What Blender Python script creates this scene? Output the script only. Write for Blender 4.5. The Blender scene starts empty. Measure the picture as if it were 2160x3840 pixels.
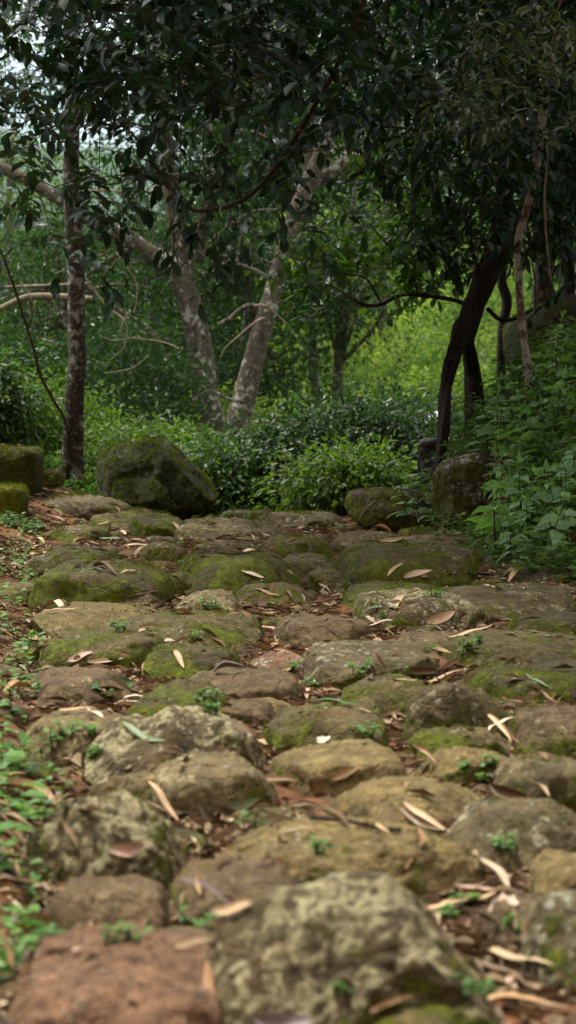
import bpy, bmesh, math, random
import numpy as np
from mathutils import Vector, Matrix
from mathutils.bvhtree import BVHTree

random.seed(7)
rs = np.random.RandomState(11)
scn = bpy.context.scene
COL = scn.collection
PI = math.pi

# ------------------------------------------------------------------ camera
CAM = Vector((0.0, 0.0, 0.95))
FPX = 9067.0
HOR = 1400.0
PITCH = math.atan((1920 - HOR) / FPX)
cd = bpy.data.cameras.new('camera')
cd.sensor_fit = 'VERTICAL'; cd.sensor_height = 36.0; cd.sensor_width = 24.0
cd.lens = 85.0
cd.clip_start = 0.05; cd.clip_end = 12000
cd.dof.use_dof = True; cd.dof.focus_distance = 11.0; cd.dof.aperture_fstop = 5.6
cam = bpy.data.objects.new('camera', cd); COL.objects.link(cam)
cam.location = CAM; cam.rotation_euler = (PI / 2 - PITCH, 0, 0)
scn.camera = cam
S = 2160 / 1449.0     # measured on a 1449 px wide view


def ray(px, py):
    v = np.array([(px - 1080) / FPX, (1920 - py) / FPX, -1.0])
    c, s = math.cos(PI / 2 - PITCH), math.sin(PI / 2 - PITCH)
    return Vector((v[0], c * v[1] - s * v[2], s * v[1] + c * v[2]))


def at(px, py, Y):          # photo pixel (full size) at world depth Y
    d = ray(px, py); return CAM + d * (Y / d.y)


def atd(px, py, Y):         # the same from the 1449 px view
    return at(px * S, py * S, Y)


# ------------------------------------------------------------------ noise
_perm = np.random.RandomState(3).permutation(256); _perm = np.concatenate([_perm, _perm, _perm])
_g = np.random.RandomState(4).normal(size=(256, 3)); _g /= np.linalg.norm(_g, axis=1)[:, None]


def pn(P):
    P = np.asarray(P, float); i = np.floor(P).astype(int); f = P - i; i &= 255
    u = f * f * f * (f * (f * 6 - 15) + 10)
    out = 0
    for dx in (0, 1):
        for dy in (0, 1):
            for dz in (0, 1):
                h = _perm[_perm[_perm[(i[:, 0] + dx) & 255] + ((i[:, 1] + dy) & 255)] + ((i[:, 2] + dz) & 255)]
                d = f - np.array([dx, dy, dz])
                w = (u[:, 0] if dx else 1 - u[:, 0]) * (u[:, 1] if dy else 1 - u[:, 1]) * (u[:, 2] if dz else 1 - u[:, 2])
                out = out + w * (_g[h] * d).sum(1)
    return out


def fbm(P, f=1.0, o=4, seed=0, rough=0.5):
    P = np.asarray(P, float) * f + seed * 13.37
    a, t = 1.0, 0
    for k in range(o):
        t = t + a * pn(P); P = P * 2.03 + 5.1; a *= rough
    return t


def sstep(a, b, x):
    t = np.clip((x - a) / (b - a), 0, 1); return t * t * (3 - 2 * t)


# ------------------------------------------------------------------ terrain height
def base_h(x, y):
    x = np.asarray(x, float); y = np.asarray(y, float)
    z = -0.075 * np.clip(y - 16.3, 0, 12)
    z = z + 0.17 * np.clip(y - 29, 0, 33) - 0.08 * np.clip(y - 64, 0, 100)
    foot = np.interp(y, [0, 11.5, 14.3, 15.7, 16.6, 30], [2.2, 1.42, 1.02, 0.8, 1.22, 1.6])
    s = np.clip(x - foot, 0, None)
    bank = 1.32 * s - 0.95 * np.clip(s - 0.72, 0, None)
    bank = np.clip(bank, 0, 2.6) * (1 - sstep(19, 30, y)) * sstep(4, 10.5, y)
    left = 0.22 * sstep(-1.05, -1.7, x) * sstep(13.6, 16.5, y) * (1 - sstep(20, 30, y))
    # sstep with a > b falls the other way
    z = z + bank + left
    # unseen slopes behind and beside the viewer, added to block sky light
    side = 1.3 * np.clip(np.abs(x) - 3.2, 0, 9) * (1 - sstep(9, 16, y))
    back = 1.6 * np.clip(-1.5 - y, 0, 13)
    z = z + np.maximum(side, back)
    return z


def terr(x, y):
    x = np.asarray(x, float); y = np.asarray(y, float)
    P = np.stack([x, y, 0 * x], -1).reshape(-1, 3)
    n = (0.05 * fbm(P, 1.3, 2) + 0.012 * fbm(P, 9, 3, 2)).reshape(x.shape)
    foot = np.interp(y, [0, 11.5, 14.3, 15.7, 16.6, 30], [2.2, 1.42, 1.02, 0.8, 1.22, 1.6])
    path = sstep(-.124, -.105, x / np.maximum(y, .1)) * (1 - sstep(0, .2, x - foot)) * (1 - sstep(16, 18, y)) * (y > 1)
    n = n * (1 - .65 * path) - .036 * path
    far = np.clip((y - 16) / 20, 0, 1)
    n2 = (0.5 * fbm(P, 0.12, 3, 5)).reshape(x.shape) * far
    return base_h(x, y) + n + n2


# ------------------------------------------------------------------ objects and meshes
def tag(o, label=None, cat=None, group=None, kind=None):
    if label: o['label'] = label
    if cat: o['category'] = cat
    if group: o['group'] = group
    if kind: o['kind'] = kind
    return o


def empty(name, loc, label=None, cat=None, group=None):
    o = bpy.data.objects.new(name, None); COL.objects.link(o); o.location = loc
    o.empty_display_size = 0.1
    return tag(o, label, cat, group)


class MB:
    def __init__(s): s.V = []; s.L = []; s.T = []; s.M = []; s.n = 0

    def add(s, V, loops, totals, mat=0):
        V = np.asarray(V, float); s.V.append(V); s.L.append(np.asarray(loops, int) + s.n)
        totals = np.asarray(totals, int); s.T.append(totals); s.M.append(np.full(len(totals), mat)); s.n += len(V)

    def build(s, name, mats, parent=None, smooth=True, origin=None):
        V = np.concatenate(s.V); L = np.concatenate(s.L); T = np.concatenate(s.T); M = np.concatenate(s.M)
        off = Vector((0, 0, 0))
        if parent is not None: off = Vector(parent.location)
        elif origin is not None: off = Vector(origin)
        V = V - np.array(off)
        me = bpy.data.meshes.new(name)
        me.vertices.add(len(V)); me.vertices.foreach_set('co', V.astype(np.float32).ravel())
        me.loops.add(len(L)); me.loops.foreach_set('vertex_index', L.astype(np.int32))
        me.polygons.add(len(T))
        me.polygons.foreach_set('loop_start', (np.cumsum(T) - T).astype(np.int32))
        me.polygons.foreach_set('loop_total', T.astype(np.int32))
        if not isinstance(mats, (list, tuple)): mats = [mats]
        for m in mats: me.materials.append(m)
        me.polygons.foreach_set('material_index', M.astype(np.int32))
        me.update(calc_edges=True)
        me.polygons.foreach_set('use_smooth', np.full(len(T), smooth, dtype=bool))
        o = bpy.data.objects.new(name, me); COL.objects.link(o)
        if parent is not None: o.parent = parent
        elif origin is not None: o.location = off
        return o


def unit(a):
    return a / np.maximum(np.linalg.norm(a, axis=-1, keepdims=True), 1e-9)


# leaf outlines: (u along, v across, w lift), faces
T4 = (np.array([[0, 0, 0], [.42, 1, .10], [1, 0, -.10], [.42, -1, .10]]), [[0, 1, 2], [0, 2, 3]])
T8 = (np.array([[0, 0, 0], [.22, .80, .05], [.22, 0, 0.0], [.22, -.80, .05], [.66, .92, .045], [.66, 0, -.01], [.66, -.92, .045], [1, 0, -.14]]),
      [[0, 1, 2], [0, 2, 3], [1, 4, 5, 2], [2, 5, 6, 3], [4, 7, 5], [5, 7, 6]])
# heart / nettle shaped with a pointed tip
T9 = (np.array([[0, 0, 0], [.10, .72, .04], [.12, 0, 0], [.10, -.72, .04], [.38, 1.0, .06], [.40, 0, 0], [.38, -1.0, .06], [.72, .48, .0], [.72, 0, -.05], [.72, -.48, .0], [1, 0, -.16]]),
      [[0, 1, 2], [0, 2, 3], [1, 4, 5, 2], [2, 5, 6, 3], [4, 7, 8, 5], [5, 8, 9, 6], [7, 10, 8], [8, 10, 9]])


def leaves(mb, P, D, N, L, W, tm=T4, mat=0):
    P = np.asarray(P, float); n = len(P)
    if n == 0: return
    D = unit(np.asarray(D, float)); Sd = unit(np.cross(D, np.asarray(N, float))); Nn = np.cross(Sd, D)
    L = np.broadcast_to(L, (n,)); W = np.broadcast_to(W, (n,))
    t, F = tm
    V = (P[:, None] + D[:, None] * (t[None, :, 0:1] * L[:, None, None]) + Sd[:, None] * (t[None, :, 1:2] * W[:, None, None] * .5)
         + Nn[:, None] * (t[None, :, 2:3] * L[:, None, None]))
    k = len(t)
    loops = np.concatenate([np.array(f) for f in F]); tot = np.array([len(f) for f in F])
    LL = (loops[None] + (np.arange(n) * k)[:, None]).ravel()
    mb.add(V.reshape(-1, 3), LL, np.tile(tot, n), mat)


def smooth_path(pts, rad, k=6):
    pts = [np.array(p, float) for p in pts]; n = len(pts)
    if n == 2: k = max(k, 3)
    P = []; Rr = []
    for i in range(n - 1):
        p0 = pts[max(i - 1, 0)]; p1 = pts[i]; p2 = pts[i + 1]; p3 = pts[min(i + 2, n - 1)]
        for j in range(k):
            t = j / k
            P.append(.5 * ((2 * p1) + (-p0 + p2) * t + (2 * p0 - 5 * p1 + 4 * p2 - p3) * t * t + (-p0 + 3 * p1 - 3 * p2 + p3) * t ** 3))
            Rr.append(rad[i] * (1 - t) + rad[i + 1] * t)
    P.append(pts[-1]); Rr.append(rad[-1])
    return np.array(P), np.array(Rr)


def tube(mb, pts, rad, sides=8, k=6, mat=0, rough=0.0, rf=8, seed=0, ridges=0, raw=False, flat=1.0):
    if raw: P = np.array(pts, float); Rr = np.array(rad, float)
    else: P, Rr = smooth_path(pts, rad, k)
    n = len(P)
    T = unit(np.gradient(P, axis=0))
    u = np.cross(T[0], [0.3, 1, 0.1]); u = unit(u); U = []
    for i in range(n):
        u = u - T[i] * np.dot(u, T[i]); u = unit(u); U.append(u)
    U = np.array(U); B = np.cross(T, U)
    a = np.arange(sides) / sides * 2 * PI
    dirs = U[:, None] * np.cos(a)[None, :, None] + B[:, None] * np.sin(a)[None, :, None] * flat
    rr = np.broadcast_to(Rr[:, None], (n, sides)).copy()
    if rough > 0:
        Q = (P[:, None] + dirs * Rr[:, None, None]).reshape(-1, 3)
        rr = rr * (1 + rough * fbm(Q * np.array([1, 1, .45]), rf, 3, seed).reshape(n, sides))
        if ridges:
            s = np.arange(n)[:, None] * .05
            rr = rr * (1 + .16 * np.sin(a[None] * ridges + 2.2 * np.sin(s * 2)) + .10 * np.sin(a[None] * (ridges * 2 + 1) - s * 5))
    V = (P[:, None] + dirs * rr[:, :, None]).reshape(-1, 3)
    V = np.concatenate([V, P[:1], P[-1:]])
    i = np.arange(n - 1)[:, None] * sides; j = np.arange(sides)[None]; j2 = (j + 1) % sides
    Q = np.stack([i + j, i + j2, i + sides + j2, i + sides + j], -1).reshape(-1)
    c0, c1 = n * sides, n * sides + 1
    jj = np.arange(sides); b = (n - 1) * sides
    caps = np.concatenate([np.stack([(jj + 1) % sides, jj, np.full(sides, c0)], -1), np.stack([b + jj, b + (jj + 1) % sides, np.full(sides, c1)], -1)]).ravel()
    mb.add(V, np.concatenate([Q, caps]), np.concatenate([np.full((n - 1) * sides, 4), np.full(2 * sides, 3)]), mat)
    return P, Rr


# ------------------------------------------------------------------ materials
def newmat(name):
    m = bpy.data.materials.new(name); m.use_nodes = True
    nt = m.node_tree; b = nt.nodes['Principled BSDF']
    return m, nt, b


def nd(nt, t, **kw):
    n = nt.nodes.new(t)
    for k, v in kw.items(): setattr(n, k, v)
    return n


def lk(nt, a, b): nt.links.new(a, b)


def noise(nt, vec, scale, detail=6, rough=.6, dist=0.0):
    n = nd(nt, 'ShaderNodeTexNoise'); n.inputs['Scale'].default_value = scale; n.inputs['Detail'].default_value = detail
    n.inputs['Roughness'].default_value = rough; n.inputs['Distortion'].default_value = dist
    if vec is not None: lk(nt, vec, n.inputs['Vector'])
    return n.outputs['Fac']


def ramp(nt, fac, stops, mode='LINEAR'):
    n = nd(nt, 'ShaderNodeValToRGB'); r = n.color_ramp; r.interpolation = mode
    while len(r.elements) < len(stops): r.elements.new(.5)
    for e, (p, c) in zip(r.elements, stops):
        e.position = p; e.color = (c, c, c, 1) if not isinstance(c, tuple) else (c[0], c[1], c[2], 1)
    lk(nt, fac, n.inputs['Fac']); return n.outputs['Color']


def mixc(nt, fac, a, b, mode='MIX'):
    n = nd(nt, 'ShaderNodeMix', data_type='RGBA', blend_type=mode)
    for sock, v in ((n.inputs[0], fac), (n.inputs[6], a), (n.inputs[7], b)):
        if isinstance(v, (int, float)): sock.default_value = v
        elif isinstance(v, tuple): sock.default_value = (v[0], v[1], v[2], 1)
        else: lk(nt, v, sock)
    return n.outputs[2]


def mth(nt, op, a, b=None, clamp=False):
    n = nd(nt, 'ShaderNodeMath', operation=op, use_clamp=clamp)
    for s, v in ((n.inputs[0], a), (n.inputs[1], b)):
        if v is None: continue
        if isinstance(v, (int, float)): s.default_value = v
        else: lk(nt, v, s)
    return n.outputs[0]


def objvec(nt, rnd=True, scale=(1, 1, 1)):
    tc = nd(nt, 'ShaderNodeTexCoord'); v = tc.outputs['Object']
    if scale != (1, 1, 1):
        mp = nd(nt, 'ShaderNodeMapping'); mp.inputs['Scale'].default_value = scale; lk(nt, v, mp.inputs['Vector']); v = mp.outputs[0]
    if rnd:
        oi = nd(nt, 'ShaderNodeObjectInfo'); a = nd(nt, 'ShaderNodeVectorMath', operation='ADD')
        mm = mth(nt, 'MULTIPLY', oi.outputs['Random'], 91.0)
        lk(nt, v, a.inputs[0]); lk(nt, mm, a.inputs[1]); v = a.outputs[0]
    return v


def bump(nt, b, h, strength=.5, dist=.01):
    n = nd(nt, 'ShaderNodeBump'); n.inputs['Strength'].default_value = strength; n.inputs['Distance'].default_value = dist
    lk(nt, h, n.inputs['Height']); lk(nt, n.outputs[0], b.inputs['Normal'])


def stone_mat(name, c1, c2, lich=.3, lcol=(.40, .39, .25), moss=.4, mcol=(.13, .16, .006), speck=.3, dark=.0, side_moss=True):
    m, nt, b = newmat(name); v = objvec(nt)
    big = noise(nt, v, 5.5, 6, .62, .4)
    col = ramp(nt, big, [(.32, c1), (.66, c2)])
    st = ramp(nt, noise(nt, v, 17, 5, .7), [(.35, .62), (.65, 1.18)])
    col = mixc(nt, 1.0, col, st, 'MULTIPLY')
    grain = noise(nt, v, 130, 4, .7)
    col = mixc(nt, .9, col, ramp(nt, grain, [(.3, .55), (.7, 1.4)]), 'MULTIPLY')
    col = mixc(nt, .8, col, ramp(nt, noise(nt, v, 38, 5, .75), [(.36, .5), (.62, 1.3)]), 'MULTIPLY')
    # rusty and dark stains
    col = mixc(nt, mth(nt, 'MULTIPLY', ramp(nt, noise(nt, v, 3.3, 4, .6), [(.55, 0.), (.68, 1.)]), .45), col, (.15, .075, .03))
    # crusty lichen
    ln = mth(nt, 'ADD', noise(nt, v, 30, 6, .66, .15), mth(nt, 'MULTIPLY', noise(nt, v, 3.0, 2, .5), .55))
    t = .98 - .40 * lich
    lm = ramp(nt, ln, [(max(t - .02, 0), 0.), (min(t + .03, 1), 1.)])
    lc = mixc(nt, ramp(nt, noise(nt, v, 48, 5, .8), [(.38, 0.), (.6, 1.)]), tuple(x * .45 for x in lcol), tuple(min(1, x * 1.25) for x in lcol))
    col = mixc(nt, mth(nt, 'MULTIPLY', lm, ramp(nt, noise(nt, v, 85, 4, .8), [(.36, .25), (.55, .92)])), col, lc)
    # round spots
    vo = nd(nt, 'ShaderNodeTexVoronoi'); vo.inputs['Scale'].default_value = 34; lk(nt, v, vo.inputs['Vector'])
    sz = mth(nt, 'MULTIPLY', nd_sep(nt, vo.outputs['Color']), .42)
    spot = mth(nt, 'LESS_THAN', mth(nt, 'ADD', vo.outputs['Distance'], mth(nt, 'MULTIPLY', noise(nt, v, 90, 2), .2)), mth(nt, 'MULTIPLY', sz, speck * 2.4 + .25))
    sm = mth(nt, 'MULTIPLY', spot, ramp(nt, noise(nt, v, 4.2, 3), [(.62 - .3 * speck, 0.), (.74 - .3 * speck, 1.)]))
    col = mixc(nt, mth(nt, 'MULTIPLY', sm, .8), col, (.42, .42, .33))
    # moss, thicker near the joints
    mn = mth(nt, 'ADD', noise(nt, v, 4.5, 8, .68, .3), mth(nt, 'MULTIPLY', noise(nt, v, 28, 3, .7), .18))
    if side_moss:
        g = nd(nt, 'ShaderNodeNewGeometry'); sx = nd(nt, 'ShaderNodeSeparateXYZ'); lk(nt, g.outputs['Normal'], sx.inputs[0])
        mn = mth(nt, 'ADD', mn, mth(nt, 'MULTIPLY', mth(nt, 'SUBTRACT', 1.0, sx.outputs[2]), .16))
    tm = .93 - .50 * moss
    mm = ramp(nt, mn, [(max(tm - .04, 0), 0.), (min(tm + .045, 1), 1.)])
    mc = ramp(nt, noise(nt, v, 26, 4, .7), [(.3, tuple(x * .42 for x in mcol)), (.52, mcol), (.74, (min(mcol[0] * 2.1, 1), min(mcol[1] * 1.9, 1), mcol[2] * 1.2))])
    col = mixc(nt, mth(nt, 'MULTIPLY', mm, .93), col, mc)
    lk(nt, col, b.inputs['Base Color'])
    b.inputs['Roughness'].default_value = .82; b.inputs['Specular IOR Level'].default_value = .28
    h = mth(nt, 'ADD', mth(nt, 'MULTIPLY', noise(nt, v, 14, 8, .68), 1.6), mth(nt, 'MULTIPLY', noise(nt, v, 75, 5, .7), .55))
    h = mth(nt, 'ADD', h, mth(nt, 'MULTIPLY', lm, .16))
    h = mth(nt, 'ADD', h, mth(nt, 'MULTIPLY', mm, mth(nt, 'ADD', .3, mth(nt, 'MULTIPLY', noise(nt, v, 190, 2, .8), 1.1))))
    cv = nd(nt, 'ShaderNodeVectorMath', operation='ADD'); nz = nd(nt, 'ShaderNodeTexNoise'); nz.inputs['Scale'].default_value = 6; nz.inputs['Detail'].default_value = 5; lk(nt, v, nz.inputs['Vector'])
    sc = nd(nt, 'ShaderNodeVectorMath', operation='SCALE'); lk(nt, nz.outputs['Color'], sc.inputs[0]); sc.inputs['Scale'].default_value = .22; lk(nt, v, cv.inputs[0]); lk(nt, sc.outputs[0], cv.inputs[1])
    ve = nd(nt, 'ShaderNodeTexVoronoi', feature='DISTANCE_TO_EDGE'); ve.inputs['Scale'].default_value = 7; lk(nt, cv.outputs[0], ve.inputs['Vector'])
    h = mth(nt, 'ADD', h, mth(nt, 'MULTIPLY', ramp(nt, ve.outputs['Distance'], [(0., 0.), (.035, 1.)]), .35))
    bump(nt, b, h, 1.0, .015)
    return m


def nd_sep(nt, c):
    s = nd(nt, 'ShaderNodeSeparateColor'); lk(nt, c, s.inputs[0]); return s.outputs[0]


def leaf_mat(name, cols, rough=.38, trans=.35, spec=.5, holes=False):
    m, nt, b = newmat(name)
    g = nd(nt, 'ShaderNodeNewGeometry')
    n = len(cols)
    c = ramp(nt, g.outputs['Random Per Island'], [(i / (n - 1) if n > 1 else 0, cc) for i, cc in enumerate(cols)])
    v = objvec(nt, False)
    c = mixc(nt, .7, c, ramp(nt, noise(nt, v, 45, 3, .6), [(.3, .62), (.7, 1.35)]), 'MULTIPLY')
    c = mixc(nt, .6, c, ramp(nt, noise(nt, v, 1.7, 2, .5), [(.3, .62), (.7, 1.35)]), 'MULTIPLY')
    lk(nt, c, b.inputs['Base Color']); b.inputs['Roughness'].default_value = rough; b.inputs['Specular IOR Level'].default_value = spec
    if trans > 0:
        tr = nd(nt, 'ShaderNodeBsdfTranslucent'); tcol = mixc(nt, 1.0, c, (1.5, 1.7, .55), 'MULTIPLY'); lk(nt, tcol, tr.inputs['Color'])
        mx = nd(nt, 'ShaderNodeMixShader'); mx.inputs[0].default_value = trans
        lk(nt, b.outputs[0], mx.inputs[1]); lk(nt, tr.outputs[0], mx.inputs[2]); lk(nt, mx.outputs[0], nt.nodes['Material Output'].inputs[0])
    return m


def bark_mat(name, c1, c2, lich=.4, lcol=(.42, .44, .38), moss=.0, stretch=.35, bs=.8):
    m, nt, b = newmat(name); v = objvec(nt, False, (1, 1, stretch)); v2 = objvec(nt, False)
    col = ramp(nt, noise(nt, v, 16, 7, .7), [(.3, c1), (.7, c2)])
    col = mixc(nt, .7, col, ramp(nt, noise(nt, v, 60, 4, .7), [(.3, .5), (.7, 1.4)]), 'MULTIPLY')
    t = 1.0 - .45 * lich
    ln = mth(nt, 'ADD', noise(nt, v2, 14, 7, .64, .2), mth(nt, 'MULTIPLY', noise(nt, v2, 2.4, 2, .5), .5))
    lm = ramp(nt, ln, [(max(0, t - .025), 0.), (min(1, t + .03), 1.)])
    sp = ramp(nt, noise(nt, v2, 33, 2, .5), [(.60, 0.), (.64, 1.)])
    lm = mth(nt, 'MAXIMUM', lm, mth(nt, 'MULTIPLY', sp, lich))
    col = mixc(nt, mth(nt, 'MULTIPLY', lm, .8), col, mixc(nt, noise(nt, v2, 50, 3), tuple(x * .7 for x in lcol), tuple(x * 1.15 for x in lcol)))
    if moss > 0:
        mm = ramp(nt, noise(nt, v2, 5, 6, .65), [(.75 - .35 * moss, 0.), (.85 - .35 * moss, 1.)])
        col = mixc(nt, mth(nt, 'MULTIPLY', mm, .8), col, (.06, .085, .015))
    lk(nt, col, b.inputs['Base Color']); b.inputs['Roughness'].default_value = .88; b.inputs['Specular IOR Level'].default_value = .2
    h = mth(nt, 'ADD', noise(nt, v, 22, 7, .72), mth(nt, 'MULTIPLY', noise(nt, v, 80, 4, .7), .4))
    bump(nt, b, h, bs, .02)
    return m


M = {}
# stones
M['lichen'] = stone_mat('lichen_crusted_stone', (0.066, 0.049, 0.022), (0.158, 0.119, 0.054), .48, (.44, .40, .22), .34, speck=.3)
M['pale'] = stone_mat('pale_lichen_stone', (0.138, 0.102, 0.045), (0.259, 0.197, 0.086), .34, (.44, .38, .21), .30, speck=.3)
M['tan'] = stone_mat('tan_stone', (0.152, 0.111, 0.039), (0.271, 0.201, 0.076), .18, (.38, .32, .15), .32, speck=.25)
M['red'] = stone_mat('reddish_stone', (0.158, 0.084, 0.042), (0.246, 0.136, 0.072), .12, (.40, .32, .2), .12, speck=.5)
M['brown'] = stone_mat('brown_stone', (0.095, 0.065, 0.030), (0.196, 0.134, 0.066), .12, (.34, .28, .15), .30, speck=.25)
M['grey'] = stone_mat('grey_stone', (0.084, 0.064, 0.029), (0.185, 0.144, 0.064), .22, (.40, .37, .24), .40, speck=.4)
M['olive'] = stone_mat('olive_stone', (0.088, 0.070, 0.024), (0.176, 0.136, 0.050), .16, (.32, .29, .15), .55, speck=.3)
M['mossy'] = stone_mat('mossy_stone', (0.062, 0.048, 0.021), (0.119, 0.092, 0.040), .14, (.36, .34, .24), .60, speck=.35)
M['dmoss'] = stone_mat('dark_mossy_rock', (.014, .012, .007), (.04, .033, .02), .04, (.2, .2, .14), .62, (.045, .06, .004), speck=.2)
M['bright_moss'] = stone_mat('bright_moss_block', (.035, .032, .02), (.07, .06, .04), .05, (.3, .3, .22), .92, (.20, .22, .008), speck=.1)
M['dark_block'] = stone_mat('dark_moss_block', (.03, .026, .016), (.06, .05, .032), .05, (.3, .3, .22), .66, (.07, .085, .006), speck=.1)
M['rock'] = stone_mat('spotted_dark_rock', (.035, .026, .018), (.10, .074, .05), .06, (.45, .40, .28), .46, (.08, .095, .008), speck=.8)
M['ochre'] = stone_mat('ochre_stone', (0.088, 0.066, 0.028), (0.176, 0.132, 0.056), .3, (.33, .30, .15), .40, speck=.4)


def soil():
    m, nt, b = newmat('red_soil'); tc = nd(nt, 'ShaderNodeTexCoord'); v = tc.outputs['Object']
    col = ramp(nt, noise(nt, v, 3.2, 6, .6), [(.36, (.055, .032, .018)), (.49, (.13, .066, .034)), (.60, (.29, .125, .06))])
    col = mixc(nt, .85, col, ramp(nt, noise(nt, v, 42, 5, .75), [(.3, .5), (.7, 1.35)]), 'MULTIPLY')
    col = mixc(nt, mth(nt, 'MULTIPLY', ramp(nt, noise(nt, v, 120, 3, .8), [(.6, 0.), (.7, 1.)]), .6), col, (.27, .17, .10))
    mm = ramp(nt, noise(nt, v, 2.1, 6, .66), [(.58, 0.), (.67, 1.)])
    col = mixc(nt, mth(nt, 'MULTIPLY', mm, .6), col, (.07, .075, .015))
    s = nd(nt, 'ShaderNodeSeparateXYZ'); lk(nt, v, s.inputs[0])
    far = ramp(nt, mth(nt, 'MULTIPLY', s.outputs[1], .01), [(.17, 0.), (.24, 1.)])
    col = mixc(nt, far, col, ramp(nt, noise(nt, v, .8, 6, .6), [(.35, (.03, .055, .012)), (.65, (.08, .13, .025))]))
    lk(nt, col, b.inputs['Base Color']); b.inputs['Roughness'].default_value = .95; b.inputs['Specular IOR Level'].default_value = .15
    bump(nt, b, mth(nt, 'ADD', noise(nt, v, 30, 6, .75), mth(nt, 'MULTIPLY', noise(nt, v, 140, 3, .7), .5)), .9, .02)
    return m


M['soil'] = soil()
# bark
M['bark_left'] = bark_mat('lichen_spotted_bark', (.028, .022, .015), (.08, .066, .046), .40, (.36, .39, .35), .25)
M['bark_grey'] = bark_mat('pale_grey_bark', (.05, .045, .032), (.15, .13, .092), .34, (.50, .50, .44), .15)
M['bark_dark'] = bark_mat('dark_fibrous_bark', (.010, .009, .007), (.048, .04, .031), .06, (.2, .2, .16), .2, .12, 1.0)
M['bark_sap'] = bark_mat('sapling_bark', (.07, .045, .03), (.15, .11, .08), .55, (.40, .41, .36), .1)
M['twig'] = bark_mat('dark_twig_bark', (.02, .014, .010), (.06, .042, .03), .1)
M['dry_twig'] = bark_mat('pale_twig_bark', (.16, .12, .085), (.32, .26, .19), .2)
# foliage
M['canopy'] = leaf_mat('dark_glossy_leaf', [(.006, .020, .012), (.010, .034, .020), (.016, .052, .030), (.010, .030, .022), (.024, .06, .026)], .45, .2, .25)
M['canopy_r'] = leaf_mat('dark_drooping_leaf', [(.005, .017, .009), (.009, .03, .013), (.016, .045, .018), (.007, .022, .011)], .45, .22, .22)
M['sap_leaf'] = leaf_mat('grey_green_leaf', [(.055, .085, .045), (.08, .11, .06), (.065, .10, .045)], .45, .25, .35)
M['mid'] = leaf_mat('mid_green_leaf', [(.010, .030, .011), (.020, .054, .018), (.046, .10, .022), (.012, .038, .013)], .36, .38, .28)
M['mid2'] = leaf_mat('olive_green_leaf', [(.018, .042, .014), (.034, .068, .021), (.056, .098, .028)], .5, .36, .18)
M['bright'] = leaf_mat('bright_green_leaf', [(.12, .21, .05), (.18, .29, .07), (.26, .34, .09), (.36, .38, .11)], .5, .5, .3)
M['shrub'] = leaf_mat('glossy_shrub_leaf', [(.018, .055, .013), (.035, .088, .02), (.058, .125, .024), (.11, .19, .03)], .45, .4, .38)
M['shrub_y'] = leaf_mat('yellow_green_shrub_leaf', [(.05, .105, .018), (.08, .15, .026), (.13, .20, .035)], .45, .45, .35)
M['broad'] = leaf_mat('broad_plant_leaf', [(.11, .22, .10), (.15, .28, .13), (.19, .33, .13), (.12, .25, .14)], .45, .35, .4)
M['bamboo'] = leaf_mat('narrow_grass_leaf', [(.04, .09, .02), (.07, .14, .03), (.11, .19, .04), (.05, .11, .03)], .45, .35, .35)
M['herb'] = leaf_mat('seedling_leaf', [(.07, .17, .03), (.10, .23, .04), (.13, .28, .05)], .42, .35, .4)
M['stem'] = bark_mat('plant_stem', (.03, .03, .012), (.07, .08, .03), 0)
M['moss_tuft'] = leaf_mat('moss_blade', [(.06, .085, .004), (.12, .15, .006), (.20, .22, .01)], .7, .2, .1)


def dry_mat(name, cols, rough=.6):
    m, nt, b = newmat(name); oi = nd(nt, 'ShaderNodeObjectInfo'); g = nd(nt, 'ShaderNodeNewGeometry')
    n = len(cols)
    r = mth(nt, 'FRACT', mth(nt, 'ADD', oi.outputs['Random'], g.outputs['Random Per Island']))
    c = ramp(nt, r, [(i / (n - 1), cc) for i, cc in enumerate(cols)])
    v = objvec(nt, True, (.6, 5, 5))
    c = mixc(nt, .8, c, ramp(nt, noise(nt, v, 6, 4, .6), [(.3, .62), (.7, 1.25)]), 'MULTIPLY')
    c = mixc(nt, mth(nt, 'MULTIPLY', ramp(nt, noise(nt, objvec(nt), 5, 4, .7), [(.6, 0.), (.68, 1.)]), .55), c, (.13, .07, .035))
    lk(nt, c, b.inputs['Base Color']); b.inputs['Roughness'].default_value = rough; b.inputs['Specular IOR Level'].default_value = .3
    return m


M['dry_tan'] = dry_mat('dry_tan_leaf', [(.46, .29, .15), (.56, .38, .22), (.62, .45, .27)])
M['dry_orange'] = dry_mat('dry_orange_leaf', [(.34, .19, .09), (.42, .26, .12), (.30, .16, .08)])
M['dry_brown'] = dry_mat('dry_brown_leaf', [(.16, .095, .05), (.23, .145, .085), (.12, .075, .045)])
M['dry_cream'] = dry_mat('dry_cream_leaf', [(.62, .48, .33), (.70, .57, .42), (.6, .44, .3)])
M['dry_grey'] = dry_mat('dry_grey_leaf', [(.17, .14, .14), (.23, .19, .19), (.2, .18, .17)], .45)
M['dry_pink'] = dry_mat('dry_pinkish_leaf', [(.42, .26, .18), (.48, .31, .22), (.44, .28, .2)], .5)
M['fresh'] = dry_mat('fallen_green_leaf', [(.06, .14, .05), (.10, .19, .06), (.08, .16, .07)], .38)
M['fresh_pale'] = dry_mat('pale_green_blade', [(.17, .24, .11), (.22, .28, .14), (.2, .25, .13)], .5)
M['litter'] = dry_mat('small_litter', [(.34, .245, .13), (.09, .06, .035), (.52, .40, .25), (.14, .092, .05), (.44, .32, .18), (.05, .038, .026), (.30, .17, .08)], .8)

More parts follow.
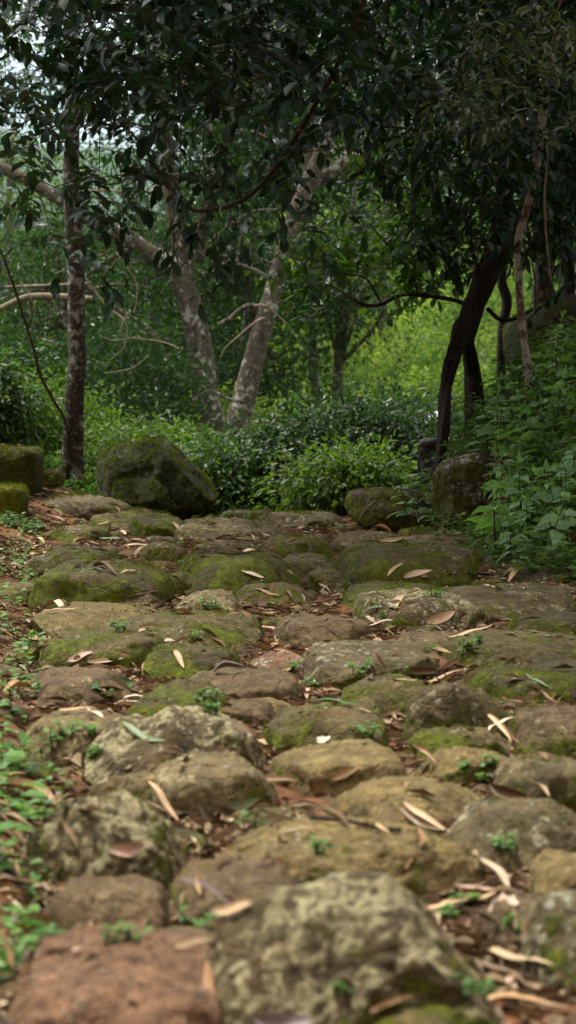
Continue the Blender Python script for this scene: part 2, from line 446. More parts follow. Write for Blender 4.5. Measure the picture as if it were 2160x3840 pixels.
# ------------------------------------------------------------------ ground sheet
def axis(dense0, dense1, step, lo, hi, grow=1.25):
    a = list(np.arange(dense0, dense1 + 1e-6, step)); s = step; v = a[0]; left = []
    while v > lo: s *= grow; v -= s; left.append(v)
    s = step; v = a[-1]; right = []
    while v < hi: s = min(s * grow, 120); v += s; right.append(v)
    return np.array(left[::-1] + a + right)


gx = axis(-1.75, 1.9, .026, -5400, 5400, 1.13); gy = axis(3.2, 16.8, .024, -60, 5200, 1.07)
GX, GY = np.meshgrid(gx, gy)
GZ = terr(GX, GY)
V = np.stack([GX, GY, GZ], -1).reshape(-1, 3)
nx, ny = len(gx), len(gy)
ii = (np.arange(ny - 1)[:, None] * nx + np.arange(nx - 1)[None]).ravel()
Q = np.stack([ii, ii + 1, ii + 1 + nx, ii + nx], -1)
mb = MB(); mb.add(V, Q.ravel(), np.full(len(Q), 4))
ground = mb.build('ground', M['soil']); tag(ground, kind='structure')
BV = [V]; BF = [[tuple(q) for q in Q.tolist()]]; bn = len(V)

# far wooded ridges beyond the valley
def ridge(name, y0, h, seed, colA, colB):
    xs = np.linspace(-5400, 5400, 300); t = np.linspace(0, 1, 14)
    X, T = np.meshgrid(xs, t)
    P = np.stack([xs, 0 * xs + seed * 10, 0 * xs], -1)
    top = h * (1 + .45 * fbm(P, .0016, 4, seed))
    Yy = y0 + T * h * 2.4 + 30 * fbm(np.stack([X.ravel(), T.ravel() * 200, 0 * X.ravel()], -1), .02, 3, seed).reshape(X.shape) * T
    Z = -30 + (top[None] + 30) * np.sin(T * PI / 2) + 5 * fbm(np.stack([X.ravel(), Yy.ravel(), 0 * X.ravel()], -1), .03, 3, seed).reshape(X.shape)
    VV = np.stack([X, Yy, Z], -1).reshape(-1, 3)
    n = len(xs); i = (np.arange(13)[:, None] * n + np.arange(n - 1)[None]).ravel()
    q = np.stack([i, i + 1, i + 1 + n, i + n], -1)
    b = MB(); b.add(VV, q.ravel(), np.full(len(q), 4))
    m, nt, bs = newmat(name); v = objvec(nt, False)
    lk(nt, ramp(nt, noise(nt, v, .02, 8, .7), [(.35, colA), (.65, colB)]), bs.inputs['Base Color']); bs.inputs['Roughness'].default_value = .95
    o = b.build(name, m); tag(o, kind='structure'); return o


ridge('hills', 4000, 470, 3, (.035, .06, .03), (.07, .10, .045))

# ------------------------------------------------------------------ stones
def ico(level):
    bm = bmesh.new(); bmesh.ops.create_icosphere(bm, subdivisions=level, radius=1.0)
    v = np.array([x.co[:] for x in bm.verts]); f = np.array([[q.index for q in p.verts] for p in bm.faces]); bm.free()
    return v, f


ICO = {k: ico(k) for k in (4, 5, 6)}


def rock_verts(rx, ry, rz, seed, level=5, boxy=2.6, lump=.16, facets=5, fine=.02, plateau=0):
    d, f = ICO[level]; d = unit(d)
    r = np.random.RandomState(seed)
    p = d / ((np.abs(d) ** boxy).sum(1) ** (1 / boxy))[:, None]
    # a few broad fracture planes
    for k in range(facets):
        a = r.uniform(0, 2 * PI); e = r.uniform(-.1, .75)
        n = np.array([math.cos(a) * math.cos(e), math.sin(a) * math.cos(e), math.sin(e)])
        dist = r.uniform(.80, .98); over = np.clip(p @ n - dist, 0, None)
        p = p - n[None] * over[:, None] * .85
    p = p * (1 + lump * fbm(p, 1.1, 2, seed)[:, None])
    p[:, 2] += .18 * fbm(p * np.array([1, 1, 0]), 1.7, 2, seed + 5) * (p[:, 2] > -.2)
    for ax in (0, 1):
        lo, hi = p[:, ax].min(), p[:, ax].max(); p[:, ax] = (p[:, ax] - (lo + hi) / 2) * 2 / (hi - lo)
    p[:, 2] = np.where(p[:, 2] > 0, p[:, 2] / p[:, 2].max(), p[:, 2])
    if plateau: p[:, 2] = np.where(p[:, 2] > 0, np.tanh(plateau * p[:, 2]) / math.tanh(plateau), p[:, 2])
    p = p * np.array([rx, ry, rz])
    s = (rx * ry) ** .5
    n = d
    P2 = p / max(s, .05)
    rid = 1 - np.abs(fbm(P2, 2.2, 4, seed + 9, .55)) * 2
    p = p + n * (s * .03 * fbm(P2, 3.2, 4, seed + 2))[:, None] + n * (s * .018 * rid)[:, None] + n * (fine * .5 * fbm(p, 34, 4, seed + 4, .65))[:, None]
    return p, f


STONES = []


def add_stone(c, rx, ry, rz, seed, matn, name, label, cat='stone', group=None, level=5, rotz=0, tilt=(0, 0), surf=True, **kw):
    global bn
    p, f = rock_verts(rx, ry, rz, seed, level, **kw)
    Rm = np.array(Matrix.Rotation(rotz, 3, 'Z') @ Matrix.Rotation(tilt[0], 3, 'X') @ Matrix.Rotation(tilt[1], 3, 'Y'))
    p = p @ Rm.T
    b = MB(); b.add(p + np.array(c), f.ravel(), np.full(len(f), 3))
    o = b.build(name, M[matn], origin=c); tag(o, label, cat, group)
    w = p + np.array(c)
    if surf:
        BV.append(w); BF.append([tuple(x) for x in (f + bn).tolist()]); bn += len(w)
    STONES.append((o, np.array(c), rx, ry, label))
    return o


def short(l, n=7):
    w = l.replace(' in the path', '').split()[:n]
    while w[-1] in ('with', 'a', 'the', 'of', 'in', 'at', 'on', 'by', 'and', 'its', 'from', 'behind', 'before', 'to', 'under', 'right', 'left', 'white', 'pale', 'fine', 'over', 'round', 'great', 'very', 'small', 'wide', 'thick', 'vivid', 'cream', 'yellow', 'bright', 'dark', 'grey', 'brown'): w.pop()
    return ' '.join(w)


def gz(px, py, z):
    d = ray(px, py); t = (z - CAM.z) / d.z; return CAM + d * t


# x0, x1, ytop, ybottom (1449 px view), height, material, label
ST = [
 (500, 1270, 2215, 2600, .19, 'lichen', 'huge rounded path stone crusted with pale yellow-green lichen'),
 (-40, 560, 2305, 2640, .08, 'red', 'broad flat reddish brown stone with small white spots'),
 (420, 760, 2160, 2300, .06, 'brown', 'smooth eroded brown stone with a dark hollow'),
 (90, 425, 2210, 2335, .07, 'brown', 'low brown stone with a pale crusted stripe'),
 (45, 455, 1985, 2205, .14, 'lichen', 'tall humped stone hung with pale lichen tongues'),
 (540, 1205, 2070, 2235, .08, 'tan', 'very long low tan stone lying across the path'),
 (1135, 1530, 2010, 2140, .09, 'grey', 'wide brownish grey stone with scattered white chips'),
 (1345, 1560, 2125, 2240, .06, 'tan', 'small low tan stone by the right edge'),
 (1335, 1590, 2215, 2430, .12, 'grey', 'tall dark grey stone cut by the right edge'),
 (825, 1235, 1950, 2060, .07, 'tan', 'smooth grey tan loaf shaped stone with dark lower edge'),
 (1255, 1530, 1900, 2012, .10, 'grey', 'dark humped stone with lichen patches at the right edge'),
 (685, 1045, 1845, 1965, .06, 'tan', 'flat topped pale tan slab with yellowish lichen film'),
 (385, 685, 1885, 2015, .08, 'pale', 'rounded pinkish tan stone with fine pale speckles'),
 (225, 645, 1785, 1950, .12, 'lichen', 'large sloping stone with thick cream lichen crust'),
 (45, 335, 1728, 1895, .10, 'pale', 'wide crusty slab with orange stain under a green leaf'),
 (60, 335, 1660, 1742, .05, 'brown', 'flat reddish brown stone with cream flecks at left'),
 (325, 575, 1688, 1800, .08, 'mossy', 'dark mossy stone with a few cream lichen dots'),
 (1010, 1305, 1718, 1838, .13, 'grey', 'high grey stone with a streak of vivid moss'),
 (1295, 1540, 1762, 1875, .09, 'brown', 'brown stone with round pale lichen rings'),
 (1300, 1540, 1850, 1910, .06, 'mossy', 'mossy stone tucked under the ringed brown stone'),
 (1030, 1300, 1832, 1885, .05, 'olive', 'low olive stone in front of the high grey stone'),
 (1045, 1335, 1882, 1940, .05, 'tan', 'narrow tan stone band with leaf litter around it'),
 (670, 970, 1775, 1872, .08, 'olive', 'rounded olive brown stone left of the high grey stone'),
 (540, 700, 1728, 1805, .04, 'brown', 'low muddy brown stone with pine needles on top'),
 (840, 1120, 1688, 1772, .06, 'olive', 'flat olive stone with moss on its left shoulder'),
 (750, 1095, 1596, 1700, .07, 'grey', 'broad grey green stone dotted with white lichen'),
 (1175, 1540, 1645, 1745, .08, 'mossy', 'wide stone with lime yellow moss at the right'),
 (615, 800, 1600, 1685, .03, 'red', 'worn flat reddish stone level with the soil'),
 (695, 925, 1512, 1600, .05, 'brown', 'pinkish brown stone with fine layered bands'),
 (905, 1245, 1470, 1562, .10, 'lichen', 'rough grey stone ridge furred with pale lichen'),
 (1120, 1440, 1450, 1535, .07, 'grey', 'broad smooth grey brown stone at the right margin'),
 (305, 650, 1533, 1612, .06, 'olive', 'long stone with mixed moss and pale lichen dust'),
 (95, 420, 1502, 1582, .05, 'tan', 'smooth tan stone with a lichened left nose'),
 (105, 415, 1568, 1655, .08, 'olive', 'dark green stone with a lichened crest'),
 (365, 605, 1612, 1690, .07, 'mossy', 'low dark mossy stone with bright green flecks'),
 (435, 625, 1466, 1540, .08, 'pale', 'grey stone with a white crusted upper rim'),
 (92, 430, 1408, 1515, .13, 'mossy', 'big square shouldered mossy stone with vivid moss patch'),
 (190, 420, 1462, 1520, .06, 'brown', 'brown sloping stone at the foot of the square one'),
 (430, 755, 1388, 1485, .13, 'mossy', 'big domed mossy stone with a yellow leaf on it'),
 (842, 1205, 1372, 1462, .13, 'mossy', 'very long flat topped mossy stone right of centre'),
 (862, 1020, 1364, 1400, .08, 'grey', 'pale grey layered stone behind the very long mossy one'),
 (638, 842, 1332, 1392, .09, 'olive', 'rounded olive brown stone with moss on its right end'),
 (488, 645, 1350, 1398, .08, 'grey', 'small smooth grey brown domed stone near the far end'),
 (358, 468, 1350, 1398, .08, 'olive', 'small round olive stone beside bare red soil'),
 (833, 1020, 1322, 1380, .09, 'ochre', 'ochre brown stone with a sharp left corner'),
 (680, 855, 1378, 1428, .05, 'grey', 'flat grey stone behind the domed mossy stone'),
 (95, 300, 1366, 1420, .08, 'mossy', 'mossy green stone at left with short grass on it'),
 (62, 175, 1388, 1435, .07, 'grey', 'dark grey stone with bird lime white spots'),
 (325, 475, 1294, 1338, .10, 'mossy', 'mossy hump just in front of the great boulder'),
 (225, 440, 1272, 1318, .09, 'olive', 'long pale crusted mossy stone along the boulder foot'),
 (445, 710, 1300, 1342, .07, 'grey', 'long grey stone right of the great boulder'),
 (545, 700, 1283, 1303, .06, 'mossy', 'mossy edge stone on the crest of the path'),
 (640, 880, 1287, 1314, .06, 'grey', 'flat slate grey slab on the crest of the path'),
 (95, 312, 1192, 1270, .10, 'grey', 'raised grey slab behind the stacked mossy blocks'),
 (130, 320, 1248, 1292, .07, 'mossy', 'low mossy stone under the raised grey slab'),
 (115, 270, 1312, 1350, .06, 'olive', 'half buried olive stone with leaf litter at left'),
 (770, 865, 1422, 1468, .07, 'grey', 'small wedge shaped grey stone amid dry leaves'),
 (600, 790, 1455, 1505, .05, 'olive', 'flat olive stone under a slanting yellow leaf'),
 (875, 1110, 1458, 1515, .06, 'mossy', 'low mossy stone behind the rough lichen ridge'),
 (410, 510, 1425, 1480, .08, 'mossy', 'mossy stone strewn with white flakes'),
 (1000, 1180, 1545, 1625, .03, 'brown', 'half buried brown stone by crossed dry leaves'),
 (1120, 1500, 1583, 1660, .05, 'olive', 'broad flat olive stone with long dry leaves'),
 (1290, 1520, 1535, 1592, .06, 'mossy', 'mossy stone with a green blade on it at right'),
 (1000, 1110, 1320, 1348, .05, 'mossy', 'little mossy stone before the spotted rock'),
 (930, 1250, 2485, 2620, .05, 'olive', 'low dark mossy stone at the bottom edge'),
 (225, 570, 1945, 2000, .05, 'pale', 'small crusted stone wedged behind the tall humped stone'),
 (-60, 130, 1440, 1500, .04, 'olive', 'half buried mossy stone at the left edge'),
 (1250, 1480, 1402, 1450, .04, 'mossy', 'sunken mossy stone below the leafy bank'),
 (980, 1240, 1338, 1378, .04, 'brown', 'flat soil coloured stone under the spotted rock'),
 (440, 760, 1685, 1735, .03, 'brown', 'buried brown stone beside the grey curled leaf'),
 (1210, 1420, 2240, 2330, .03, 'brown', 'half buried brown stone beside crumbled cream leaf'),
 (700, 830, 1880, 1930, .03, 'brown', 'small brown stone under crossed dry leaf strips'),
]
NAMED = []
for i, (x0, x1, yt, yb, h, mt, lab) in enumerate(ST):
    x0, x1, yt, yb = x0 * S, x1 * S, yt * S, yb * S
    xc = (x0 + x1) / 2
    zg = 0.0
    for _ in range(3):
        Pf = gz(xc, yb, zg); zg = float(base_h(Pf.x, Pf.y + .1))
    hh = h * (.72 if i not in (0, 1, 4, 13, 17, 36, 38, 39) else 1.0)
    while True:
        Pt = gz(xc, yt, zg + hh * .95)
        ry = (Pt.y - Pf.y) / 1.42; rx = (x1 - x0) / 2 * (Pf.y + max(ry, 0)) / FPX
        if ry > .42 * rx or hh < .02: break
        hh *= .92
    ry = min(max(ry, .4 * rx), 1.5 * rx)
    cy = Pf.y + ry * .97
    cx = (xc - 1080) / FPX * cy
    sink = .06
    px_size = (x1 - x0)
    lvl = 6 if i in (0, 1, 4, 5, 13) else 5
    o = add_stone((cx, cy, zg - sink), rx * 1.05, ry * 1.13, hh + sink, 100 + i, mt, 'path_stone', lab + ('' if len(lab.split()) > 11 else ' in the path'),
                  'stone', 'stones paving the old path', lvl, boxy=random.uniform(2.6, 3.9) if i not in (0, 1, 4, 13, 17) else 2.45, lump=.13, facets=7, plateau=1.2 if i not in (0, 4, 13, 17) else 0)
    NAMED.append((np.array((cx, cy)), max(rx, ry), lab))

# small filler stones pressed into the gaps (seen between the big ones)
rr = random.Random(5)
fill = 0
fill_px = []
for k in range(4000):
    y = rr.uniform(3.9, 16.2); x = rr.uniform(-.125, .125) * y
    if x < -1.35 or (x > float(np.interp(y, [0, 11.5, 14.3, 16], [2.2, 1.42, 1.0, .72]))): continue
    s = rr.uniform(.04, .10)
    ok = True
    for (o, c, a, b2, l) in STONES:
        if ((x - c[0]) / (a + s * .75)) ** 2 + ((y - c[1]) / (b2 + s * .75)) ** 2 < 1: ok = False; break
    if not ok: continue
    near = min(STONES[:len(ST)], key=lambda t: (t[1][0] - x) ** 2 + (t[1][1] - y) ** 2)
    adj = rr.choice(['small rough', 'little flat', 'small rounded', 'tiny angular', 'fist sized', 'small chipped'])
    mt = rr.choice(['brown', 'olive', 'grey', 'mossy', 'tan', 'brown'])
    side = 'left of' if x < near[1][0] - .6 * near[2] else ('right of' if x > near[1][0] + .6 * near[2] else ('behind' if y > near[1][1] else 'before'))
    hd = short(near[4])
    add_stone((x, y, float(terr(x, y)) - .012), s * rr.uniform(.9, 1.5), s * rr.uniform(.8, 1.2), s * rr.uniform(.45, .6), 900 + k, mt, 'small_stone',
              '%s stone %s the %s' % (adj, side, hd), 'stone', 'small stones between the paving stones', 4, facets=4)
    fill += 1
    if fill >= 95: break

# ---- boulders and blocks
def big(x0, x1, yt, yb, Y, depth, mt, name, lab, seed, cat='boulder', level=6, **kw):
    """a rock given by its outline in the 1449 px view at depth Y (front)"""
    Yc = Y + depth * .5
    a = atd(x0, yb, Yc); b = atd(x1, yt, Yc)
    cx = (a.x + b.x) / 2; rx = (b.x - a.x) / 2; zt = b.z; zb = float(base_h(cx, Yc)) - .08
    zb = min(zb, a.z)
    return add_stone((cx, Yc, (zt + zb) / 2), rx, depth / 2, (zt - zb) / 2, seed, mt, name, lab, cat, None, level, **kw)


def boulder():
    """the great mossy boulder: a wedge with a flat top and a long right slope"""
    d, f = ICO[6]; d = unit(d)
    p = d / ((np.abs(d) ** 3.2).sum(1) ** (1 / 3.2))[:, None]
    planes = [((.84, -.15, .52), .60), ((.60, -.1, .80), .78), ((-.62, -.25, .74), .80), ((-.92, -.3, .1), .86), ((-.15, -.92, .36), .74), ((.35, -.9, .25), .80), ((-.1, .1, 1), .86), ((.1, .9, .4), .8)]
    for n, dist in planes:
        n = np.array(n); n = n / np.linalg.norm(n); over = np.clip(p @ n - dist, 0, None); p = p - n[None] * over[:, None] * .93
    p = p * (1 + .04 * fbm(p, 1.3, 3, 41)[:, None])
    # shear: top leans left, toe runs right
    p[:, 0] += -.10 * (p[:, 2])
    p[:, 0] = (p[:, 0] - (p[:, 0].max() + p[:, 0].min()) / 2) * 2 / (p[:, 0].max() - p[:, 0].min()); p[:, 2] = (p[:, 2] - p[:, 2].min()) * 2 / (p[:, 2].max() - p[:, 2].min()) - 1
    Yc = 16.2; l = atd(238, 1295, Yc); r = atd(542, 1105, Yc)
    cx = (l.x + r.x) / 2; rx = (r.x - l.x) / 2 * 1.01; zt = r.z; zb = l.z - .05
    p = p * np.array([rx, .42, (zt - zb) / 2 * 1.0])
    p = p + d * (.016 * fbm(p, 4.5, 4, 3))[:, None] - d * (.022 * np.clip(.12 - np.abs(fbm(p, 2.6, 3, 8)), 0, 1) / .12)[:, None] + d * (.012 * fbm(p, 22, 4, 6))[:, None]
    c = np.array([cx, Yc, (zt + zb) / 2])
    global bn
    b = MB(); b.add(p + c, f.ravel(), np.full(len(f), 3)); o = b.build('mossy_boulder', M['dmoss'], origin=c)
    tag(o, 'great dark mossy boulder with a flat top and long slanting right side', 'boulder')
    BV.append(p + c); BF.append([tuple(x) for x in (f + bn).tolist()]); bn += len(p)
    STONES.append((o, c, rx, .4, 'boulder'))
    return o


boulder()
big(1085, 1275, 1140, 1338, 14.2, .55, 'rock', 'spotted_rock', 'dark rock with round cream lichen spots at the foot of the bank', 21, 'rock', boxy=2.9, lump=.12, facets=7)
big(868, 1130, 1232, 1330, 14.9, .8, 'mossy', 'mossy_rock', 'low mossy rock sloping down to the left of the spotted rock', 22, 'rock', boxy=2.2, lump=.15, facets=5, tilt=(0, .22))
big(1270, 1600, 742, 900, 16.8, 1.3, 'dmoss', 'bank_boulder', 'dark rounded boulder on top of the right bank', 23, 'boulder', boxy=2.4, lump=.12, facets=4)


def block(x0, x1, yt, yb, Y, depth, mt, lab, seed):
    a = atd(x0, yb, Y); b = atd(x1, yt, Y)
    cx, rx = (a.x + b.x) / 2, (b.x - a.x) / 2; zt, zb = b.z, a.z - .06
    return add_stone((cx, Y + depth / 2, (zt + zb) / 2), rx, depth / 2, (zt - zb) / 2 * 1.02, seed, mt, 'mossy_block', lab, 'stone block', 'squared mossy blocks at the left edge', 6, boxy=7.5, lump=.05, facets=0)


block(-190, 54, 1225, 1330, 14.7, .5, 'bright_moss', 'squared stone block with a glowing yellow green moss top at the left edge', 31)
block(-180, 90, 1128, 1245, 15.7, .6, 'dark_block', 'taller dark mossy block standing behind the yellow green one', 32)
block(75, 150, 1183, 1205, 17.2, .4, 'mossy', 'thin mossy slab lying by the foot of the spotted tree trunk', 33)

def moss_on(o, seed, thr, dens, L, up=-.1):
    """fuzzy moss cushions on the upper faces of a stone, as a part of it"""
    me = o.data; n = len(me.polygons); r = np.random.RandomState(seed)
    c = np.empty(n * 3); me.polygons.foreach_get('center', c); c = c.reshape(-1, 3)
    nn = np.empty(n * 3); me.polygons.foreach_get('normal', nn); nn = nn.reshape(-1, 3)
    ar = np.empty(n); me.polygons.foreach_get('area', ar)
    m = fbm(c, 7, 4, seed) + .25 * pn(c * 40)
    pr = ar * (m > thr) * (nn[:, 2] > up)
    k = int(min(9000, dens * pr.sum()))
    if k < 40: return
    i = r.choice(n, k, p=pr / pr.sum()); P = c[i] + r.normal(size=(k, 3)) * np.sqrt(ar[i])[:, None] * .5 - nn[i] * .002
    D = nn[i] + r.normal(size=(k, 3)) * .7; N = r.normal(size=(k, 3)); Ls = L * r.uniform(.5, 1.3, k)
    b = MB(); leaves(b, P + np.array(o.location), D, N, Ls, Ls * .4, T4)
    q = b.build('moss', M['moss_tuft'], o, smooth=False); q['kind'] = 'stuff'


for i, (o, c, a, b2, l) in enumerate(STONES):
    mn = o.data.materials[0].name; Y = c[1]
    if o.name.startswith('small_stone') or Y < 4.6: continue
    L = .004 + .0006 * Y
    if 'bright_moss' in mn: moss_on(o, i, -.35, 60000, L, .3)
    elif mn == 'mossy_stone': moss_on(o, i, .22, 42000, L * .8)
    elif mn in ('dark_mossy_rock', 'dark_moss_block'): moss_on(o, i, .05, 30000, L, .45)
    elif mn in ('olive_stone', 'grey_stone'): moss_on(o, i, .30, 30000, L)
    elif mn == 'spotted_dark_rock': moss_on(o, i, .28, 30000, L)
    elif mn in ('tan_stone', 'pale_lichen_stone', 'brown_stone', 'lichen_crusted_stone'): moss_on(o, i, .48, 30000, L)

VV = np.concatenate(BV); FF = [f for b in BF for f in b]
BVH = BVHTree.FromPolygons([Vector(v) for v in VV.tolist()], FF)


def surf(x, y):
    h = BVH.ray_cast(Vector((x, y, 4.0)), Vector((0, 0, -1)))
    if h[0] is None: return Vector((x, y, float(terr(x, y)))), Vector((0, 0, 1))
    return h[0], h[1]


def hitpx(px, py):
    d = ray(px * S, py * S).normalized()
    h = BVH.ray_cast(CAM, d)
    return (h[0], h[1]) if h[0] is not None else (None, None)


# ------------------------------------------------------------------ fallen leaves
def leaf_proto(kind, seed):
    r = random.Random(seed); nu, nv = 11, 5
    bend = r.uniform(.015, .09) * r.choice((1, 1, -1)); side = r.uniform(-.10, .10); curl = r.uniform(.1, .5); tw = r.uniform(-.9, .9)
    if kind == 'curl': curl = 1.1; bend = .18
    V = []
    for i in range(nu):
        u = i / (nu - 1)
        if kind == 'oval': w = math.sin(PI * min(1, u ** .9)) ** .6
        elif kind == 'blade': w = min(1, (1 - u) * 2.2) * min(1, u * 6 + .3)
        elif kind == 'torn': w = (math.sin(PI * u ** .8) ** .6) * (1 + .3 * math.sin(u * 23 + seed))
        else: w = math.sin(PI * (u * .97 + .02) ** .75) ** .75
        for j in range(nv):
            v = (j / (nv - 1) * 2 - 1)
            x = u - .5; y = v * w * .5; z = abs(v) ** 1.5 * curl * w * .5
            a = tw * (u - .5); y, z = y * math.cos(a) - z * math.sin(a), y * math.sin(a) + z * math.cos(a)
            z2 = z; y2 = y
            V.append((x, y2, z2, bend * (1 - (2 * u - 1) ** 2) + .03 * math.sin(u * 9 + seed), side * math.sin(PI * u)))
    F = [(i * nv + j, i * nv + j + 1, (i + 1) * nv + j + 1, (i + 1) * nv + j) for i in range(nu - 1) for j in range(nv - 1)]
    return np.array(V), F


LM = {}


def leaf_data(kind, k, matn, L, W):
    """a leaf mesh of real size in metres"""
    V, F = leaf_proto(kind, k)
    P = np.stack([V[:, 0] * L, V[:, 1] * W + V[:, 4] * L, V[:, 2] * W + V[:, 3] * L * .6], -1)
    me = bpy.data.meshes.new('leaf'); me.from_pydata(P.tolist(), [], F); me.materials.append(M[matn])
    me.polygons.foreach_set('use_smooth', np.ones(len(F), bool))
    return me


def place_leaf(a, b, n, W, matn, kind, name, label, cat, group=None, lift=.006):
    d = b - a; L = d.length
    if L < 1e-4: return None
    x = d.normalized(); z = (n - x * n.dot(x)).normalized(); y = z.cross(x)
    me = leaf_data(kind, random.randint(0, 999), matn, L, W)
    o = bpy.data.objects.new(name, me); COL.objects.link(o)
    mid = (a + b) / 2
    m = Matrix((x, y, z)).transposed().to_4x4(); m.translation = mid + z * lift
    o.matrix_world = m
    return tag(o, label, cat, group)


